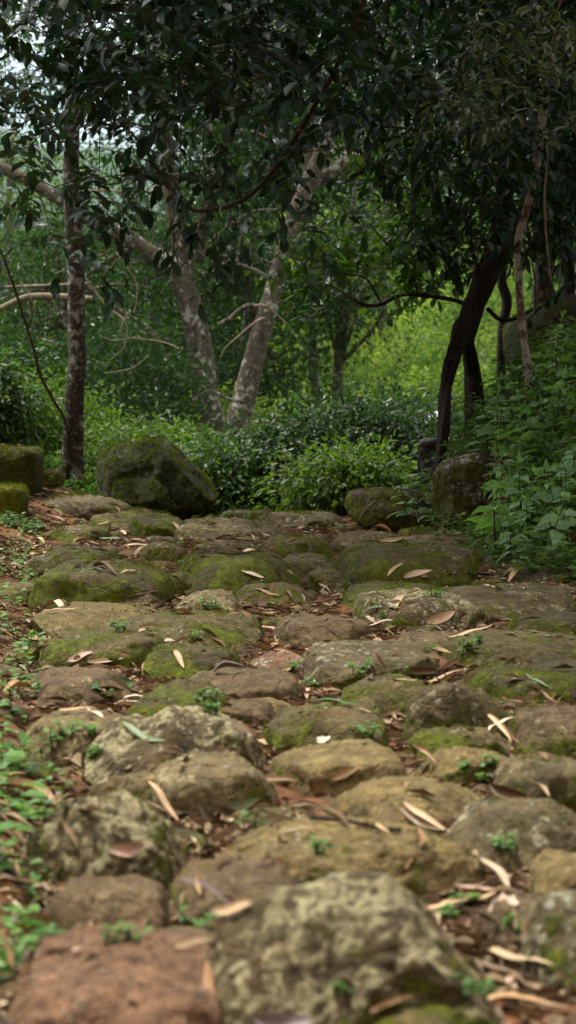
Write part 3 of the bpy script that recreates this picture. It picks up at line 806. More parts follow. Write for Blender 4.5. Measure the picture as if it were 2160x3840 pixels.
LEAFPX = [
 (368, 1970, 447, 2082, 26, 'dry_tan', 'bamboo', 'long pale tan sheath leaf lying beside the tall humped stone'),
 (570, 2010, 752, 1978, 15, 'dry_tan', 'bamboo', 'long thin tan leaf lying above the green leaf in the gap'),
 (520, 2052, 650, 2008, 24, 'fresh_pale', 'bamboo', 'pale green pointed leaf lying in the gap of leaf litter'),
 (1020, 2025, 1135, 2098, 16, 'dry_tan', 'bamboo', 'split tan leaf at the rear edge of the very long stone'),
 (1015, 2040, 1140, 2092, 8, 'dry_cream', 'bamboo', 'thin cream strip under the split tan leaf'),
 (1203, 2165, 1275, 2248, 40, 'dry_cream', 'oval', 'pale cream oval leaf at the end of the very long stone'),
 (270, 2142, 362, 2128, 26, 'dry_pink', 'oval', 'pinkish oval leaf leaning on the tall humped stone'),
 (130, 2236, 240, 2198, 14, 'dry_tan', 'bamboo', 'tan leaf below the tall humped stone'),
 (540, 2298, 640, 2276, 20, 'dry_tan', 'oval', 'tan leaf touching the left shoulder of the huge lichen stone'),
 (440, 2390, 530, 2370, 16, 'dry_tan', 'bamboo', 'tan leaf above the right corner of the reddish stone'),
 (530, 2425, 570, 2576, 34, 'dry_orange', 'bamboo', 'orange tan leaf standing left of the huge lichen stone'),
 (640, 2568, 790, 2572, 40, 'dry_grey', 'oval', 'mauve grey leaf at the bottom edge below the huge stone'),
 (225, 1738, 328, 1722, 34, 'fresh', 'oval', 'large glossy green oval leaf on the wide crusty slab'),
 (538, 1697, 620, 1690, 20, 'dry_grey', 'curl', 'grey curled leaf shining on bare soil'),
 (440, 1640, 464, 1686, 16, 'dry_tan', 'bamboo', 'upright tan leaf on the low dark mossy stone'),
 (170, 1668, 235, 1643, 17, 'dry_pink', 'oval', 'pinkish tan leaf behind the flat reddish stone'),
 (220, 1666, 308, 1658, 10, 'dry_cream', 'bamboo', 'thin cream leaf right of the pinkish tan leaf'),
 (690, 1635, 780, 1667, 8, 'dry_orange', 'bamboo', 'slim orange tan leaf on the worn flat reddish stone'),
 (607, 1438, 665, 1456, 10, 'dry_cream', 'bamboo', 'yellow cream leaf on the big domed mossy stone'),
 (642, 1483, 705, 1503, 9, 'dry_orange', 'bamboo', 'slanting yellow leaf on the flat olive stone'),
 (235, 1430, 292, 1450, 14, 'dry_brown', 'curl', 'orange brown curled leaf on the big square mossy stone'),
 (338, 1397, 363, 1374, 9, 'dry_cream', 'bamboo', 'pale yellow leaf standing on bare red soil'),
 (1055, 1452, 1180, 1424, 9, 'dry_orange', 'blade', 'long golden blade before the very long mossy stone'),
 (975, 1452, 1015, 1420, 10, 'dry_tan', 'bamboo', 'tan leaf leaning on the very long mossy stone'),
 (1015, 1452, 1085, 1436, 12, 'dry_cream', 'bamboo', 'cream leaf beneath the long golden blade'),
 (798, 1500, 842, 1465, 8, 'fresh_pale', 'blade', 'split green blade in the leaf heap'),
 (800, 1472, 832, 1498, 10, 'dry_tan', 'bamboo', 'tan leaf beside the split green blade'),
 (925, 1542, 1020, 1537, 7, 'fresh_pale', 'blade', 'straight pale green stalk below the rough lichen ridge'),
 (1068, 1566, 1142, 1538, 18, 'dry_tan', 'bamboo', 'broad tan leaf right of the straight green stalk'),
 (1130, 1607, 1242, 1574, 16, 'dry_tan', 'bamboo', 'long curved tan leaf on the broad flat olive stone'),
 (914, 1552, 946, 1580, 22, 'dry_cream', 'torn', 'torn cream leaf under the straight green stalk'),
 (1085, 1636, 1140, 1655, 14, 'dry_tan', 'bamboo', 'upper tan leaf of the pair on red soil'),
 (1092, 1682, 1152, 1656, 15, 'dry_cream', 'bamboo', 'lower cream leaf of the pair on red soil'),
 (938, 1645, 968, 1690, 15, 'dry_brown', 'curl', 'dark brown curled leaf on the broad grey green stone'),
 (898, 1696, 1052, 1670, 7, 'fresh_pale', 'blade', 'long pale green blade crossing the broad grey green stone'),
 (980, 1690, 1095, 1688, 13, 'dry_brown', 'curl', 'dark brown curled leaf right of the long green blade'),
 (780, 1770, 912, 1784, 12, 'fresh', 'blade', 'dark green grass blade lying behind the olive brown stone'),
 (790, 1782, 900, 1776, 9, 'fresh', 'blade', 'second dark green blade crossing the first'),
 (900, 1790, 962, 1816, 14, 'dry_pink', 'bamboo', 'pinkish leaf pointing at the high grey stone'),
 (1230, 1802, 1292, 1872, 13, 'dry_tan', 'bamboo', 'tan strip in the crossed bundle by the high grey stone'),
 (1256, 1820, 1312, 1882, 8, 'dry_orange', 'bamboo', 'thin orange strip in the crossed bundle'),
 (1232, 1845, 1302, 1812, 12, 'dry_cream', 'bamboo', 'cream strip crossing the tan strip'),
 (1356, 1742, 1402, 1776, 20, 'dry_orange', 'bamboo', 'orange tan leaf above the ringed brown stone'),
 (1265, 1756, 1352, 1744, 14, 'dry_tan', 'bamboo', 'tan leaf right of the high grey stone'),
 (1322, 1700, 1392, 1736, 9, 'fresh_pale', 'blade', 'whitish green strip on the lime moss stone'),
 (1038, 1872, 1100, 1922, 12, 'dry_tan', 'bamboo', 'tan leaf at the right end of the flat pale slab'),
 (830, 1962, 902, 1928, 12, 'dry_tan', 'bamboo', 'tan strip leaning above the loaf shaped stone'),
 (310, 1820, 422, 1872, 13, 'fresh_pale', 'bamboo', 'olive green leaf on the large sloping crusted stone'),
 (555, 1812, 645, 1856, 24, 'dry_brown', 'torn', 'torn dark brown leaf beside the large sloping stone'),
 (1240, 1975, 1335, 2005, 22, 'dry_brown', 'curl', 'brown curled leaf above the wide grey stone'),
 (18, 2330, 50, 2445, 26, 'dry_tan', 'bamboo', 'tall tan leaf at the left edge above the reddish stone'),
 (1228, 2312, 1312, 2285, 48, 'dry_cream', 'torn', 'crumbled cream leaf right of the huge lichen stone'),
 (930, 2548, 1052, 2502, 11, 'dry_orange', 'blade', 'slim orange stalk at the foot of the huge stone'),
 (1200, 2430, 1340, 2500, 20, 'dry_brown', 'bamboo', 'brown leaf strip in the lower right corner litter'),
 (1230, 2400, 1400, 2440, 16, 'dry_tan', 'bamboo', 'upper tan strip in the lower right corner litter'),
 (1260, 2520, 1420, 2545, 18, 'dry_tan', 'bamboo', 'lower tan strip in the lower right corner litter'),
 (436, 1313, 460, 1340, 8, 'dry_cream', 'bamboo', 'pale leaf leaning on the mossy hump by the boulder'),
 (300, 1150, 366, 1158, 10, 'dry_grey', 'oval', 'whitish grey dead leaf on top of the great boulder'),
 (940, 1330, 985, 1350, 12, 'dry_orange', 'curl', 'rusty curled leaf on the ochre brown stone'),
 (955, 1362, 1018, 1352, 9, 'dry_tan', 'bamboo', 'tan leaf right of the ochre brown stone'),
 (1216, 1392, 1232, 1366, 10, 'dry_tan', 'oval', 'tan leaf standing at the foot of the leafy bank'),
 (1240, 1180, 1290, 1160, 10, 'dry_orange', 'bamboo', 'orange dead leaf caught in the broad leaved plants'),
 (30, 1115, 100, 1120, 8, 'dry_brown', 'curl', 'brown dead leaf on top of the taller mossy block'),
 (340, 1440, 300, 1446, 8, 'dry_tan', 'bamboo', 'small tan leaf on the square mossy stone'),
 (165, 1330, 240, 1338, 8, 'dry_brown', 'bamboo', 'brown leaf by the half buried olive stone'),
 (250, 1356, 330, 1362, 6, 'fresh', 'blade', 'dark green blade behind the small round olive stone'),
 (450, 2215, 590, 2300, 9, 'dry_grey', 'blade', 'grey green stalk across the smooth eroded brown stone'),
 (1010, 2190, 1030, 2160, 16, 'dry_orange', 'oval', 'small orange leaf behind the huge lichen stone'),
 (505, 2205, 515, 2260, 14, 'dry_orange', 'bamboo', 'small orange leaf on the smooth eroded brown stone'),
]
GLEAF = 'single leaves fallen on the path'
for (x1, y1, x2, y2, w, mt, kind, lab) in LEAFPX:
    a, na = hitpx(x1, y1); b, nb = hitpx(x2, y2)
    if a is None and b is None: continue
    if a is None: a, na = b, nb
    if b is None: b, nb = a, na
    Ym = min(a.y, b.y)
    pl = math.hypot(x2 - x1, y2 - y1) * S * Ym / FPX        # length across the view
    if abs(a.y - b.y) > 1.8 * pl + .03:
        # the far end would slip behind an edge: keep both ends near the closer one
        keep = a if a.y < b.y else b
        yy = keep.y + .4 * pl
        if a is keep: q = atd(x2, y2, yy); s_, nb = surf(q.x, q.y); b = Vector((q.x, q.y, max(s_.z, q.z))); nb = na
        else: q = atd(x1, y1, yy); s_, na = surf(q.x, q.y); a = Vector((q.x, q.y, max(s_.z, q.z))); na = nb
    n = (na + nb).normalized()
    dep = (a.y + b.y) / 2
    W = w * S * dep / FPX * (1.35 if abs(y2 - y1) < abs(x2 - x1) * .5 else 1.0)
    place_leaf(a, b, n, W, mt, kind, 'fallen_leaf', lab, 'leaf', GLEAF, .008)

cnt = 0; used = set(x[-1] for x in LEAFPX)
rl = random.Random(21)
tries = 0
LEAFXY = []
while cnt < 225 and tries < 9000:
    tries += 1
    y = 3.7 + 12.3 * rl.random() ** 1.15; x = rl.uniform(-.122, .122) * y
    foot = float(np.interp(y, [0, 11.5, 14.3, 16], [2.2, 1.45, 1.05, .75]))
    if x > foot: continue
    p, n = surf(x, y)
    hgt = p.z - float(terr(x, y))
    if hgt > .02 and rl.random() < .86: continue
    L = rl.choice([.06, .09, .11, .14, .17]) * rl.uniform(.8, 1.2); W = L * rl.uniform(.12, .26)
    a = rl.uniform(0, PI)
    if y < 6 and rl.random() < .4: continue
    dx, dy = math.cos(a) * L / 2, math.sin(a) * L / 2
    p1, n1 = surf(x - dx, y - dy); p2, n2 = surf(x + dx, y + dy)
    if abs(p1.z - p2.z) > L * .35: continue
    tp = Vector((0, 0, rl.uniform(0, .012)))
    kind = rl.choice(['bamboo', 'bamboo', 'bamboo', 'torn', 'curl', 'oval', 'blade'])
    mt = rl.choice(['dry_tan', 'dry_tan', 'dry_cream', 'dry_cream', 'dry_orange', 'dry_brown', 'dry_pink', 'dry_tan', 'dry_tan'])
    near = min(NAMED, key=lambda t: max(0, np.hypot(*(t[0] - (x, y))) - t[1]))
    colr = {'dry_tan': 'tan', 'dry_cream': 'cream', 'dry_orange': 'orange', 'dry_brown': 'dark brown', 'dry_pink': 'pinkish'}[mt]
    kw = {'bamboo': 'pointed', 'torn': 'torn', 'curl': 'curled', 'oval': 'oval', 'blade': 'narrow'}[kind]
    sz = 'long' if L > .11 else ('short' if L < .06 else 'small')
    side = 'left of' if x < near[0][0] - .35 * near[1] else ('right of' if x > near[0][0] + .35 * near[1] else ('behind' if y > near[0][1] else 'before'))
    if hgt > .02: side = 'on'
    lab = '%s %s %s leaf %s the %s' % (sz, colr, kw, side, short(near[2]))
    place_leaf(p1 + tp, p2 + tp, (n1 + n2 + Vector((rl.uniform(-.5, .5), rl.uniform(-.5, .5), 1))).normalized(), W, mt, kind, 'fallen_leaf', lab, 'leaf', GLEAF, .006)
    cnt += 1
    LEAFXY.append((x, y))

# fine litter: needles, husk strips and crumbs nobody could count
mb = MB(); P = []; D = []; N = []; Ls = []; Ws = []
clus = [(rl.uniform(-.122, .122) * yy, yy) for yy in [3.6 + 12.6 * rl.random() for _ in range(150)]]
t = 0
while len(P) < 23000 and t < 130000:
    t += 1
    if rl.random() < .75:
        c = clus[rl.randrange(len(clus))]; x = c[0] + rl.gauss(0, .13); y = c[1] + rl.gauss(0, .17)
    else:
        y = 3.5 + 13 * rl.random(); x = rl.uniform(-.13, .13) * y
    if y < 3.4 or y > 17: continue
    p, n = surf(x, y); hgt = p.z - float(terr(x, y))
    if hgt > .014 and rl.random() < .965: continue
    if hgt > .6: continue
    kind = rl.random() ** 1.0; a = rl.uniform(0, 2 * PI)
    d = Vector((math.cos(a), math.sin(a), rl.uniform(-.15, .25)))
    d = (d - n * d.dot(n) * .9)
    if kind < .38: L = rl.uniform(.03, .11); W = rl.uniform(.0015, .004)
    elif kind < .85: L = rl.uniform(.025, .095); W = L * rl.uniform(.14, .36)
    else: L = rl.uniform(.008, .02); W = L * .7
    P.append(p + n * rl.uniform(.002, .014)); D.append(d); N.append(n + Vector((rl.uniform(-.6, .6), rl.uniform(-.6, .6), rl.uniform(-.3, .3)))); Ls.append(L); Ws.append(W)
leaves(mb, np.array(P), np.array(D), np.array(N), np.array(Ls), np.array(Ws), T4)
o = mb.build('leaf_litter', M['litter'], smooth=False); tag(o, 'fine litter of needles, husks and crumbs filling the gaps between stones', 'leaf litter', kind='stuff')

# ------------------------------------------------------------------ plants
def rnd_dir(n, r): return unit(r.normal(size=(n, 3)))


def crown_leaves(mb, C, rad, n_cl, cl_r, per, L, r, tm=T4, wr=.42, flat=.7, shell=.35, up=1.0, droop=.3, mat=0, lim=None):
    """leaf clumps through an ellipsoid; returns the clump centres"""
    C = np.array(C, float); rad = np.array(rad, float)
    d = rnd_dir(n_cl, r); q = (shell + (1 - shell) * r.rand(n_cl) ** .6)[:, None]
    c = C + d * q * rad
    if lim is not None: c = c[lim(c)]
    n_cl = len(c)
    cr = cl_r * r.uniform(.55, 1.3, n_cl)
    idx = np.repeat(np.arange(n_cl), per); n = len(idx)
    off = r.normal(size=(n, 3)) * np.array([1, 1, flat]) * cr[idx][:, None] * .6
    P = c[idx] + off
    Dd = unit(off + r.normal(size=(n, 3)) * cr[idx][:, None] * .45) + np.array([0, 0, -droop])
    Nn = r.normal(size=(n, 3)) * .55 + np.array([0, -.15, up])
    ll = L * r.uniform(.6, 1.25, n)
    leaves(mb, P, Dd, Nn, ll, ll * wr * r.uniform(.8, 1.2, n), tm, mat)
    return c


def spray(tw, LV, base, d, length, nl, L, r, droop=.5, wr=.42, thick=.003):
    """one leafy twig: the twig tube goes to tw, its leaves are appended to LV"""
    k = 7; pts = [np.array(base, float)]; d = unit(np.array(d, float))
    for i in range(k - 1):
        d = unit(d + np.array([0, 0, -droop / k]) + r.normal(size=3) * .13)
        pts.append(pts[-1] + d * length / (k - 1))
    pts = np.array(pts); tube(tw, pts, np.linspace(thick, thick * .35, k), 4, raw=True)
    g = np.gradient(pts, axis=0)
    for j in range(nl):
        t = (.25 + .75 * (j + 1) / nl) * (k - 1); i = min(int(t), k - 2); f = t - i
        p = pts[i] * (1 - f) + pts[i + 1] * f; tg = unit(g[i])
        s = unit(np.cross(tg, [0, 0, 1]) + 1e-6) * (1 if j % 2 else -1)
        if nl - j <= 5:
            a = r.uniform(0, 2 * PI); u = unit(np.cross(tg, [.1, .2, 1])); w = np.cross(tg, u); s = u * math.cos(a) + w * math.sin(a)
        dd = unit(tg * r.uniform(.3, .9) + s * r.uniform(.6, 1.1) + np.array([0, 0, -.35 * droop]) + r.normal(size=3) * .15)
        nn = np.array([0, 0, 1]) + r.normal(size=3) * .35
        LV.append((p, dd, nn, L * r.uniform(.65, 1.2), wr * r.uniform(.85, 1.15)))
    return pts


def flush(mb, LV, tm=T8, mat=0):
    P = np.array([l[0] for l in LV]); D = np.array([l[1] for l in LV]); N = np.array([l[2] for l in LV]); L = np.array([l[3] for l in LV]); W = L * np.array([l[4] for l in LV])
    leaves(mb, P, D, N, L, W, tm, mat)


def px_path(pts, Y, dY=None):
    """[(x, y, width)] in the 1449 px view at depth Y (or per point) -> points, radii"""
    P = []; Rr = []
    for i, q in enumerate(pts):
        y = q[3] if len(q) > 3 else Y
        P.append(np.array(atd(q[0], q[1], y))); Rr.append(q[2] * S * y / FPX / 2)
    return P, Rr


def add_branch(root, pts, Y, matn, name='branch', sides=8, rough=.12):
    P, Rr = px_path(pts, Y); b = MB(); tube(b, P, Rr, sides, 7, rough=rough * 1.4, rf=9, seed=len(pts)); return b.build(name, M[matn], root)


# ---- tree with the lichen spotted trunk (left)
YL = 18.0
P, Rr = px_path([(181, 1205, 62), (181, 1180, 58), (183, 1120, 55), (187, 1000, 51), (196, 900, 47), (193, 820, 44), (191, 700, 44), (186, 600, 45), (180, 450, 41), (181, 300, 39), (180, 150, 36), (176, 20, 33), (170, -200, 28), (172, -600, 22)], YL)
left_tree = empty('spotted_tree', P[0], 'slim upright tree with white lichen spots on its dark trunk', 'tree')
b = MB(); tube(b, P, Rr, 28, 12, rough=.16, rf=5, seed=2); b.build('trunk', M['bark_left'], left_tree)
r = np.random.RandomState(5)
add_branch(left_tree, [(181, 60, 26), (300, 20, 20, 16.5), (480, 60, 17, 14.5), (650, 120, 14, 13), (800, 200, 11, 12)], YL, 'twig')
add_branch(left_tree, [(181, 330, 16), (260, 200, 12, 16), (380, 150, 9, 14), (470, 200, 6, 13)], YL, 'twig')
add_branch(left_tree, [(181, 0, 20), (90, -60, 16, 16), (20, -20, 12, 14.5), (-60, 80, 8, 14)], YL, 'twig')
add_branch(left_tree, [(330, 330, 5, 13.5), (400, 430, 7, 13.4), (470, 520, 9, 13.3), (540, 526, 12, 13.2), (600, 508, 12, 13.1), (655, 468, 12, 13), (700, 410, 12, 12.9), (760, 320, 12, 12.8), (840, 180, 12, 12.7), (900, 40, 12, 12.6), (960, -120, 12, 12.6)], 13, 'twig')
add_branch(left_tree, [(470, 520, 6, 13.3), (420, 470, 6, 13.3), (380, 410, 4, 13.2), (340, 395, 3, 13.1)], 13, 'twig')


def canopy(root, n, boxes, L, matn, seed, tm=T8, nl=15, wr=.46, droop=.5, name='crown', dens=None, twm='twig'):
    """boxes: list of (x0, x1, y0, y1, Y0, Y1, weight) in the 1449 px view for the twig ends"""
    r = np.random.RandomState(seed); tw = MB(); LV = []
    w = np.array([b[6] for b in boxes], float); w /= w.sum()
    for i in range(n):
        b = boxes[r.choice(len(boxes), p=w)]
        x = r.uniform(b[0], b[1]); t = r.rand(); y = b[2] + (b[3] - b[2]) * (t ** 1.25); Y = r.uniform(b[4], b[5])
        if dens is not None and not dens(x, y, r): continue
        end = np.array(atd(x, y, Y)); ln = r.uniform(.35, .8)
        a = r.uniform(0, 2 * PI)
        d = np.array([math.cos(a), math.sin(a) * .8, r.uniform(-.5, .25)])
        base = end - unit(d) * ln * .7 + np.array([0, 0, ln * .25 * droop])
        spray(tw, LV, base, d, ln, nl, L * r.uniform(.85, 1.15), r, droop, wr)
    mb = MB(); flush(mb, LV, tm)
    o = mb.build(name, M[matn], root)
    tw.build('twigs', M[twm], root)
    return o


def sky_gap(x, y, r):
    # thin places where the sky shows
    g = 0
    for (cx, cy, sx, sy) in ((60, 170, 110, 90), (790, 85, 65, 60), (300, 120, 60, 40), (60, 350, 70, 60), (960, 60, 40, 60), (1000, 380, 60, 40), (60, 590, 80, 70), (330, 30, 50, 40), (570, 480, 50, 40), (415, 420, 35, 120), (790, 420, 50, 90), (880, 200, 30, 70), (930, 380, 60, 40), (181, 360, 26, 180), (90, 450, 110, 35), (330, 600, 90, 45), (240, 420, 50, 60), (130, 60, 60, 40)):
        g = max(g, math.exp(-((x - cx) / sx) ** 2 - ((y - cy) / sy) ** 2))
    return r.rand() > g * .9


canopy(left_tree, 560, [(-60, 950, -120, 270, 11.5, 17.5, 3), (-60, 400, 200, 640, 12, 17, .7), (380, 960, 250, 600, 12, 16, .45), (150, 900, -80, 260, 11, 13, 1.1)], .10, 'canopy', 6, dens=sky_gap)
# high part of the crown, above the frame, that shades the path
mb = MB(); r = np.random.RandomState(8)
crown_leaves(mb, (-.3, 12.9, 5.6), (3.2, 5.4, 1.3), 380, .55, 40, .16, r, shell=.1)
mb.build('crown', M['canopy'], left_tree, smooth=False)

# thin vines hanging under the canopy
VN = [((420, 300), (428, 420), (425, 520), (440, 600)), ((450, 240), (455, 380), (450, 480)), ((515, 250), (512, 360), (515, 470), (505, 560), (480, 640)),
      ((640, 230), (600, 330), (520, 440), (470, 520)), ((560, 330), (600, 480), (590, 600)), ((700, 250), (690, 330), (640, 420), (560, 470)), ((250, 300), (250, 420), (245, 560)),
      ((470, 180), (440, 300), (360, 420), (330, 480)), ((600, 260), (660, 380), (760, 430)), ((855, 330), (850, 440), (700, 640), (610, 650)), ((300, 400), (310, 520), (300, 640), (260, 700)),
      ((530, 480), (545, 600), (530, 700)), ((760, 330), (730, 460), (740, 560)), ((930, 380), (880, 480), (800, 640), (760, 660)), ((160, 250), (140, 380), (60, 480), (20, 520))]
for i, v in enumerate(VN):
    Y = 11.5 + (i * 37 % 40) / 10; b = MB()
    P, Rr = px_path([(q[0], q[1], 2.6 - .3 * j) for j, q in enumerate(v)], Y)
    tube(b, P, Rr, 5, 8, rough=.1, rf=20); r = np.random.RandomState(i + 60)
    root = empty('hanging_vine', P[0], 'thin dark leafy vine hanging below the canopy, %s' % ['left of the big curved branch', 'straight one beside the spotted trunk', 'longest one in the middle', 'slanting down leftwards', 'crossing the pale trunks', 'looping to the curved branch', 'close to the spotted trunk', 'curving left behind the twigs', 'running right under the leaves', 'sweeping left across the pale trunk', 'right of the spotted trunk', 'short one under the curved branch', 'above the right pale trunk', 'slanting at the right of the clearing', 'reaching towards the left edge'][i], 'vine', 'thin vines hanging under the canopy')
    b.build('stem', M['twig'], root)
    LV = []; tw = MB()
    for j in range(4):
        q = P[-1] * (1 - j * .18) + P[0] * j * .18
        spray(tw, LV, q, (r.uniform(-1, 1), r.uniform(-.5, .5), -.8), .16, 5, .10, r, .6)
    mb = MB(); flush(mb, LV)
    for q in range(len(tw.V)): mb.add(tw.V[q], tw.L[q] - sum(len(v) for v in tw.V[:q]), tw.T[q], 1)
    mb.build('foliage', [M['canopy'], M['twig']], root)

# ---- dark twisted tree (right)
YR = 15.6
P, Rr = px_path([(1092, 1205, 30, 15.3), (1108, 1150, 28, 15.4), (1118, 1060, 30, 15.5), (1122, 980, 36), (1140, 900, 44), (1168, 830, 54), (1195, 760, 56), (1222, 690, 58), (1248, 630, 54), (1262, 560, 50), (1272, 470, 48), (1280, 380, 48), (1278, 290, 46), (1270, 180, 46), (1262, 0, 44), (1270, -300, 36), (1300, -700, 26)], YR)
Rr = [q * .86 for q in Rr]
right_tree = empty('twisted_dark_tree', P[0], 'dark twisted tree leaning right with fibrous bark and forked foot', 'tree')
b = MB(); tube(b, P, Rr, 28, 12, rough=.32, rf=7, seed=4, ridges=4); b.build('trunk', M['bark_dark'], right_tree)
P2, R2 = px_path([(1190, 960, 38, 15.9), (1184, 900, 36, 15.8), (1176, 850, 34, 15.7), (1200, 770, 36, 15.6)], YR)
P2.insert(0, np.array([P2[0][0] + .02, P2[0][1], .45])); R2.insert(0, R2[0] * 1.2)
b = MB(); tube(b, P2, R2, 20, 8, rough=.25, rf=7, seed=5, ridges=4); b.build('second_stem', M['bark_dark'], right_tree)
add_branch(right_tree, [(1150, 905, 10), (1130, 906, 9), (1116, 905, 7)], 15.4, 'bark_dark', 'broken_stub')
add_branch(right_tree, [(1185, 775, 15), (1150, 757, 11), (1080, 745, 11), (1010, 742, 10), (960, 765, 10), (920, 768, 9), (880, 748, 8), (850, 728, 8, 15.8), (815, 715, 6, 16), (770, 716, 5, 16.2), (700, 705, 3, 16.4)], 15.6, 'twig')
add_branch(right_tree, [(1050, 744, 7), (1040, 700, 6), (1000, 640, 5), (960, 600, 4), (930, 560, 3)], 15.6, 'twig')
add_branch(right_tree, [(960, 765, 6), (920, 700, 5), (870, 690, 4), (840, 660, 3)], 15.7, 'twig')
add_branch(right_tree, [(1345, 318, 14, 15), (1280, 325, 12, 15), (1200, 332, 11, 14.8), (1120, 332, 9, 14.5), (1040, 325, 8, 14.2), (960, 318, 6, 14)], 15, 'twig')
add_branch(right_tree, [(1262, 590, 30), (1230, 530, 26, 15.9), (1180, 480, 20, 16.2), (1130, 430, 12, 16.5), (1080, 380, 8, 16.6)], 15.7, 'bark_dark')
add_branch(right_tree, [(1215, 700, 14), (1190, 640, 12, 15.3), (1175, 560, 9, 15), (1130, 520, 6, 14.8)], 15.6, 'bark_dark')
add_branch(right_tree, [(1225, 775, 12), (1260, 805, 11), (1300, 800, 9), (1340, 780, 6)], 15.8, 'bark_dark')
add_branch(right_tree, [(1272, 100, 30), (1180, -40, 20, 14), (1050, -60, 14, 12.5), (940, 40, 8, 12)], 15.6, 'bark_dark')
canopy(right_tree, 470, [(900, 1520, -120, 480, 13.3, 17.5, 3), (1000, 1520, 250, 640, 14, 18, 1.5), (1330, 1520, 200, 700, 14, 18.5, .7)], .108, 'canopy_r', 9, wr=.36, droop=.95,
       dens=lambda x, y, r: sky_gap(x, y, r) and not (1000 < x < 1230 and y > 430 and r.rand() < .12))
mb = MB(); r = np.random.RandomState(18)
crown_leaves(mb, (2.0, 15.6, 6.0), (2.4, 4.8, 1.5), 165, .55, 40, .16, r, shell=.1)
crown_leaves(mb, (3.3, 17.0, 3.6), (1.3, 3.0, 1.9), 150, .5, 40, .15, r, shell=.1)
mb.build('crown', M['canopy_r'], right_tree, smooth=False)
# brighter low sprays on the long limb
canopy(right_tree, 150, [(700, 1060, 600, 760, 15.2, 16.6, 1), (1060, 1180, 560, 760, 15.8, 17, .5), (900, 1150, 420, 620, 15.5, 17, .7), (1000, 1260, 400, 640, 15.6, 17.2, 1.3)], .095, 'shrub', 19, nl=12, wr=.45, name='low_foliage')

# ---- thin leaning sapling with grey green leaves
P, Rr = px_path([(1332, 1010, 22), (1330, 950, 21), (1322, 880, 20), (1312, 800, 20), (1305, 700, 20), (1305, 600, 20), (1322, 540, 20), (1345, 440, 21), (1358, 350, 23), (1366, 280, 22), (1380, 190, 18), (1398, 90, 15), (1415, -50, 12), (1440, -250, 8)], 14.2)
P[0][2] -= .1
sap = empty('leaning_sapling', P[0], 'thin pale lichened sapling with grey green leaves on the right bank', 'tree')
b = MB(); tube(b, P, Rr, 14, 9, rough=.14, rf=16, seed=3); b.build('trunk', M['bark_sap'], sap)
add_branch(sap, [(1360, 310, 5), (1300, 312, 3), (1200, 306, 2.5), (1130, 290, 2), (1080, 230, 1.5)], 13.9, 'twig', sides=5)
add_branch(sap, [(1375, 220, 5), (1310, 200, 4), (1240, 220, 3), (1180, 260, 2)], 13.8, 'twig', sides=5)
add_branch(sap, [(1385, 150, 5), (1330, 90, 4), (1260, 60, 3), (1180, 80, 2)], 13.8, 'twig', sides=5)
canopy(sap, 62, [(1180, 1440, 60, 350, 12.2, 13.3, 1), (1050, 1250, 200, 340, 12.5, 13.5, .25)], .075, 'sap_leaf', 12, nl=11, wr=.36, droop=.4)
b = MB(); P2, R2 = px_path([(1370, 330, 5), (1378, 400, 4.5), (1370, 480, 5), (1372, 560, 6), (1378, 640, 4), (1388, 700, 2.5), (1400, 740, 1.5)], 14.0)
tube(b, P2, R2, 6, 8, rough=.2, rf=18); v = b.build('peeling_root', M['dry_twig'], sap)

# ---- trunk behind, further right
P, Rr = px_path([(1370, 790, 60), (1365, 740, 56), (1372, 640, 50), (1358, 560, 46), (1338, 480, 42), (1318, 380, 40), (1300, 260, 38), (1290, 100, 34), (1285, -200, 28)], 17.5)
P.insert(0, P[0] + np.array([0, 0, -.6])); Rr.insert(0, Rr[0])
rear = empty('grey_forest_tree', P[0], 'dark grey tree rising behind the boulder on the right bank', 'tree')
b = MB(); tube(b, P, Rr, 20, 8, rough=.14, rf=5, seed=6); b.build('trunk', bark_mat('dark_grey_bark', (.04, .032, .024), (.11, .09, .07), .35), rear)  # plain dark grey bark colour with some lichen
add_branch(rear, [(1372, 640, 16), (1420, 560, 14), (1470, 440, 12), (1500, 300, 9)], 17.6, 'bark_dark')
mb = MB(); r = np.random.RandomState(31)
crown_leaves(mb, (2.6, 19.5, 3.1), (1.1, 1.6, 1.6), 120, .4, 38, .12, r); mb.build('crown', M['canopy_r'], rear, smooth=False)

for i, (pts, Y, lab) in enumerate([
    ([(1425, 800, 34), (1432, 700, 32), (1420, 600, 30), (1436, 480, 28), (1430, 330, 26), (1445, 150, 24), (1440, -100, 20)], 18.6, 'slim dark trunk at the far right behind the bank boulder'),
    ([(1262, 860, 26), (1275, 760, 26), (1262, 690, 24), (1300, 560, 22), (1335, 440, 22), (1345, 300, 20), (1350, 120, 18), (1345, -150, 14)], 18.9, 'thin dark trunk between the twisted tree and the sapling'),
    ([(1150, 620, 10), (1140, 540, 12), (1128, 430, 14), (1138, 320, 14), (1150, 200, 15), (1165, 60, 14), (1160, -150, 10)], 17.4, 'narrow reddish brown trunk left of the twisted tree crown')]):
    P, Rr = px_path(pts, Y)
    if i < 2: P.insert(0, np.array([P[0][0], P[0][1], float(terr(P[0][0], P[0][1])) - .1])); Rr.insert(0, Rr[0])
    root = empty('dark_forest_tree', P[0], lab, 'tree', 'slim dark trunks on the right bank'); b = MB(); tube(b, P, Rr, 12, 8, rough=.2, rf=6, seed=i); b.build('trunk', M['bark_dark'], root)
    mb = MB(); r = np.random.RandomState(90 + i); top = P[-1]
    crown_leaves(mb, (top[0], top[1] + .6, top[2] - .2), (.9, .9, .7), 40, .35, 36, .12, r); mb.build('crown', M['canopy_r'], root, smooth=False)
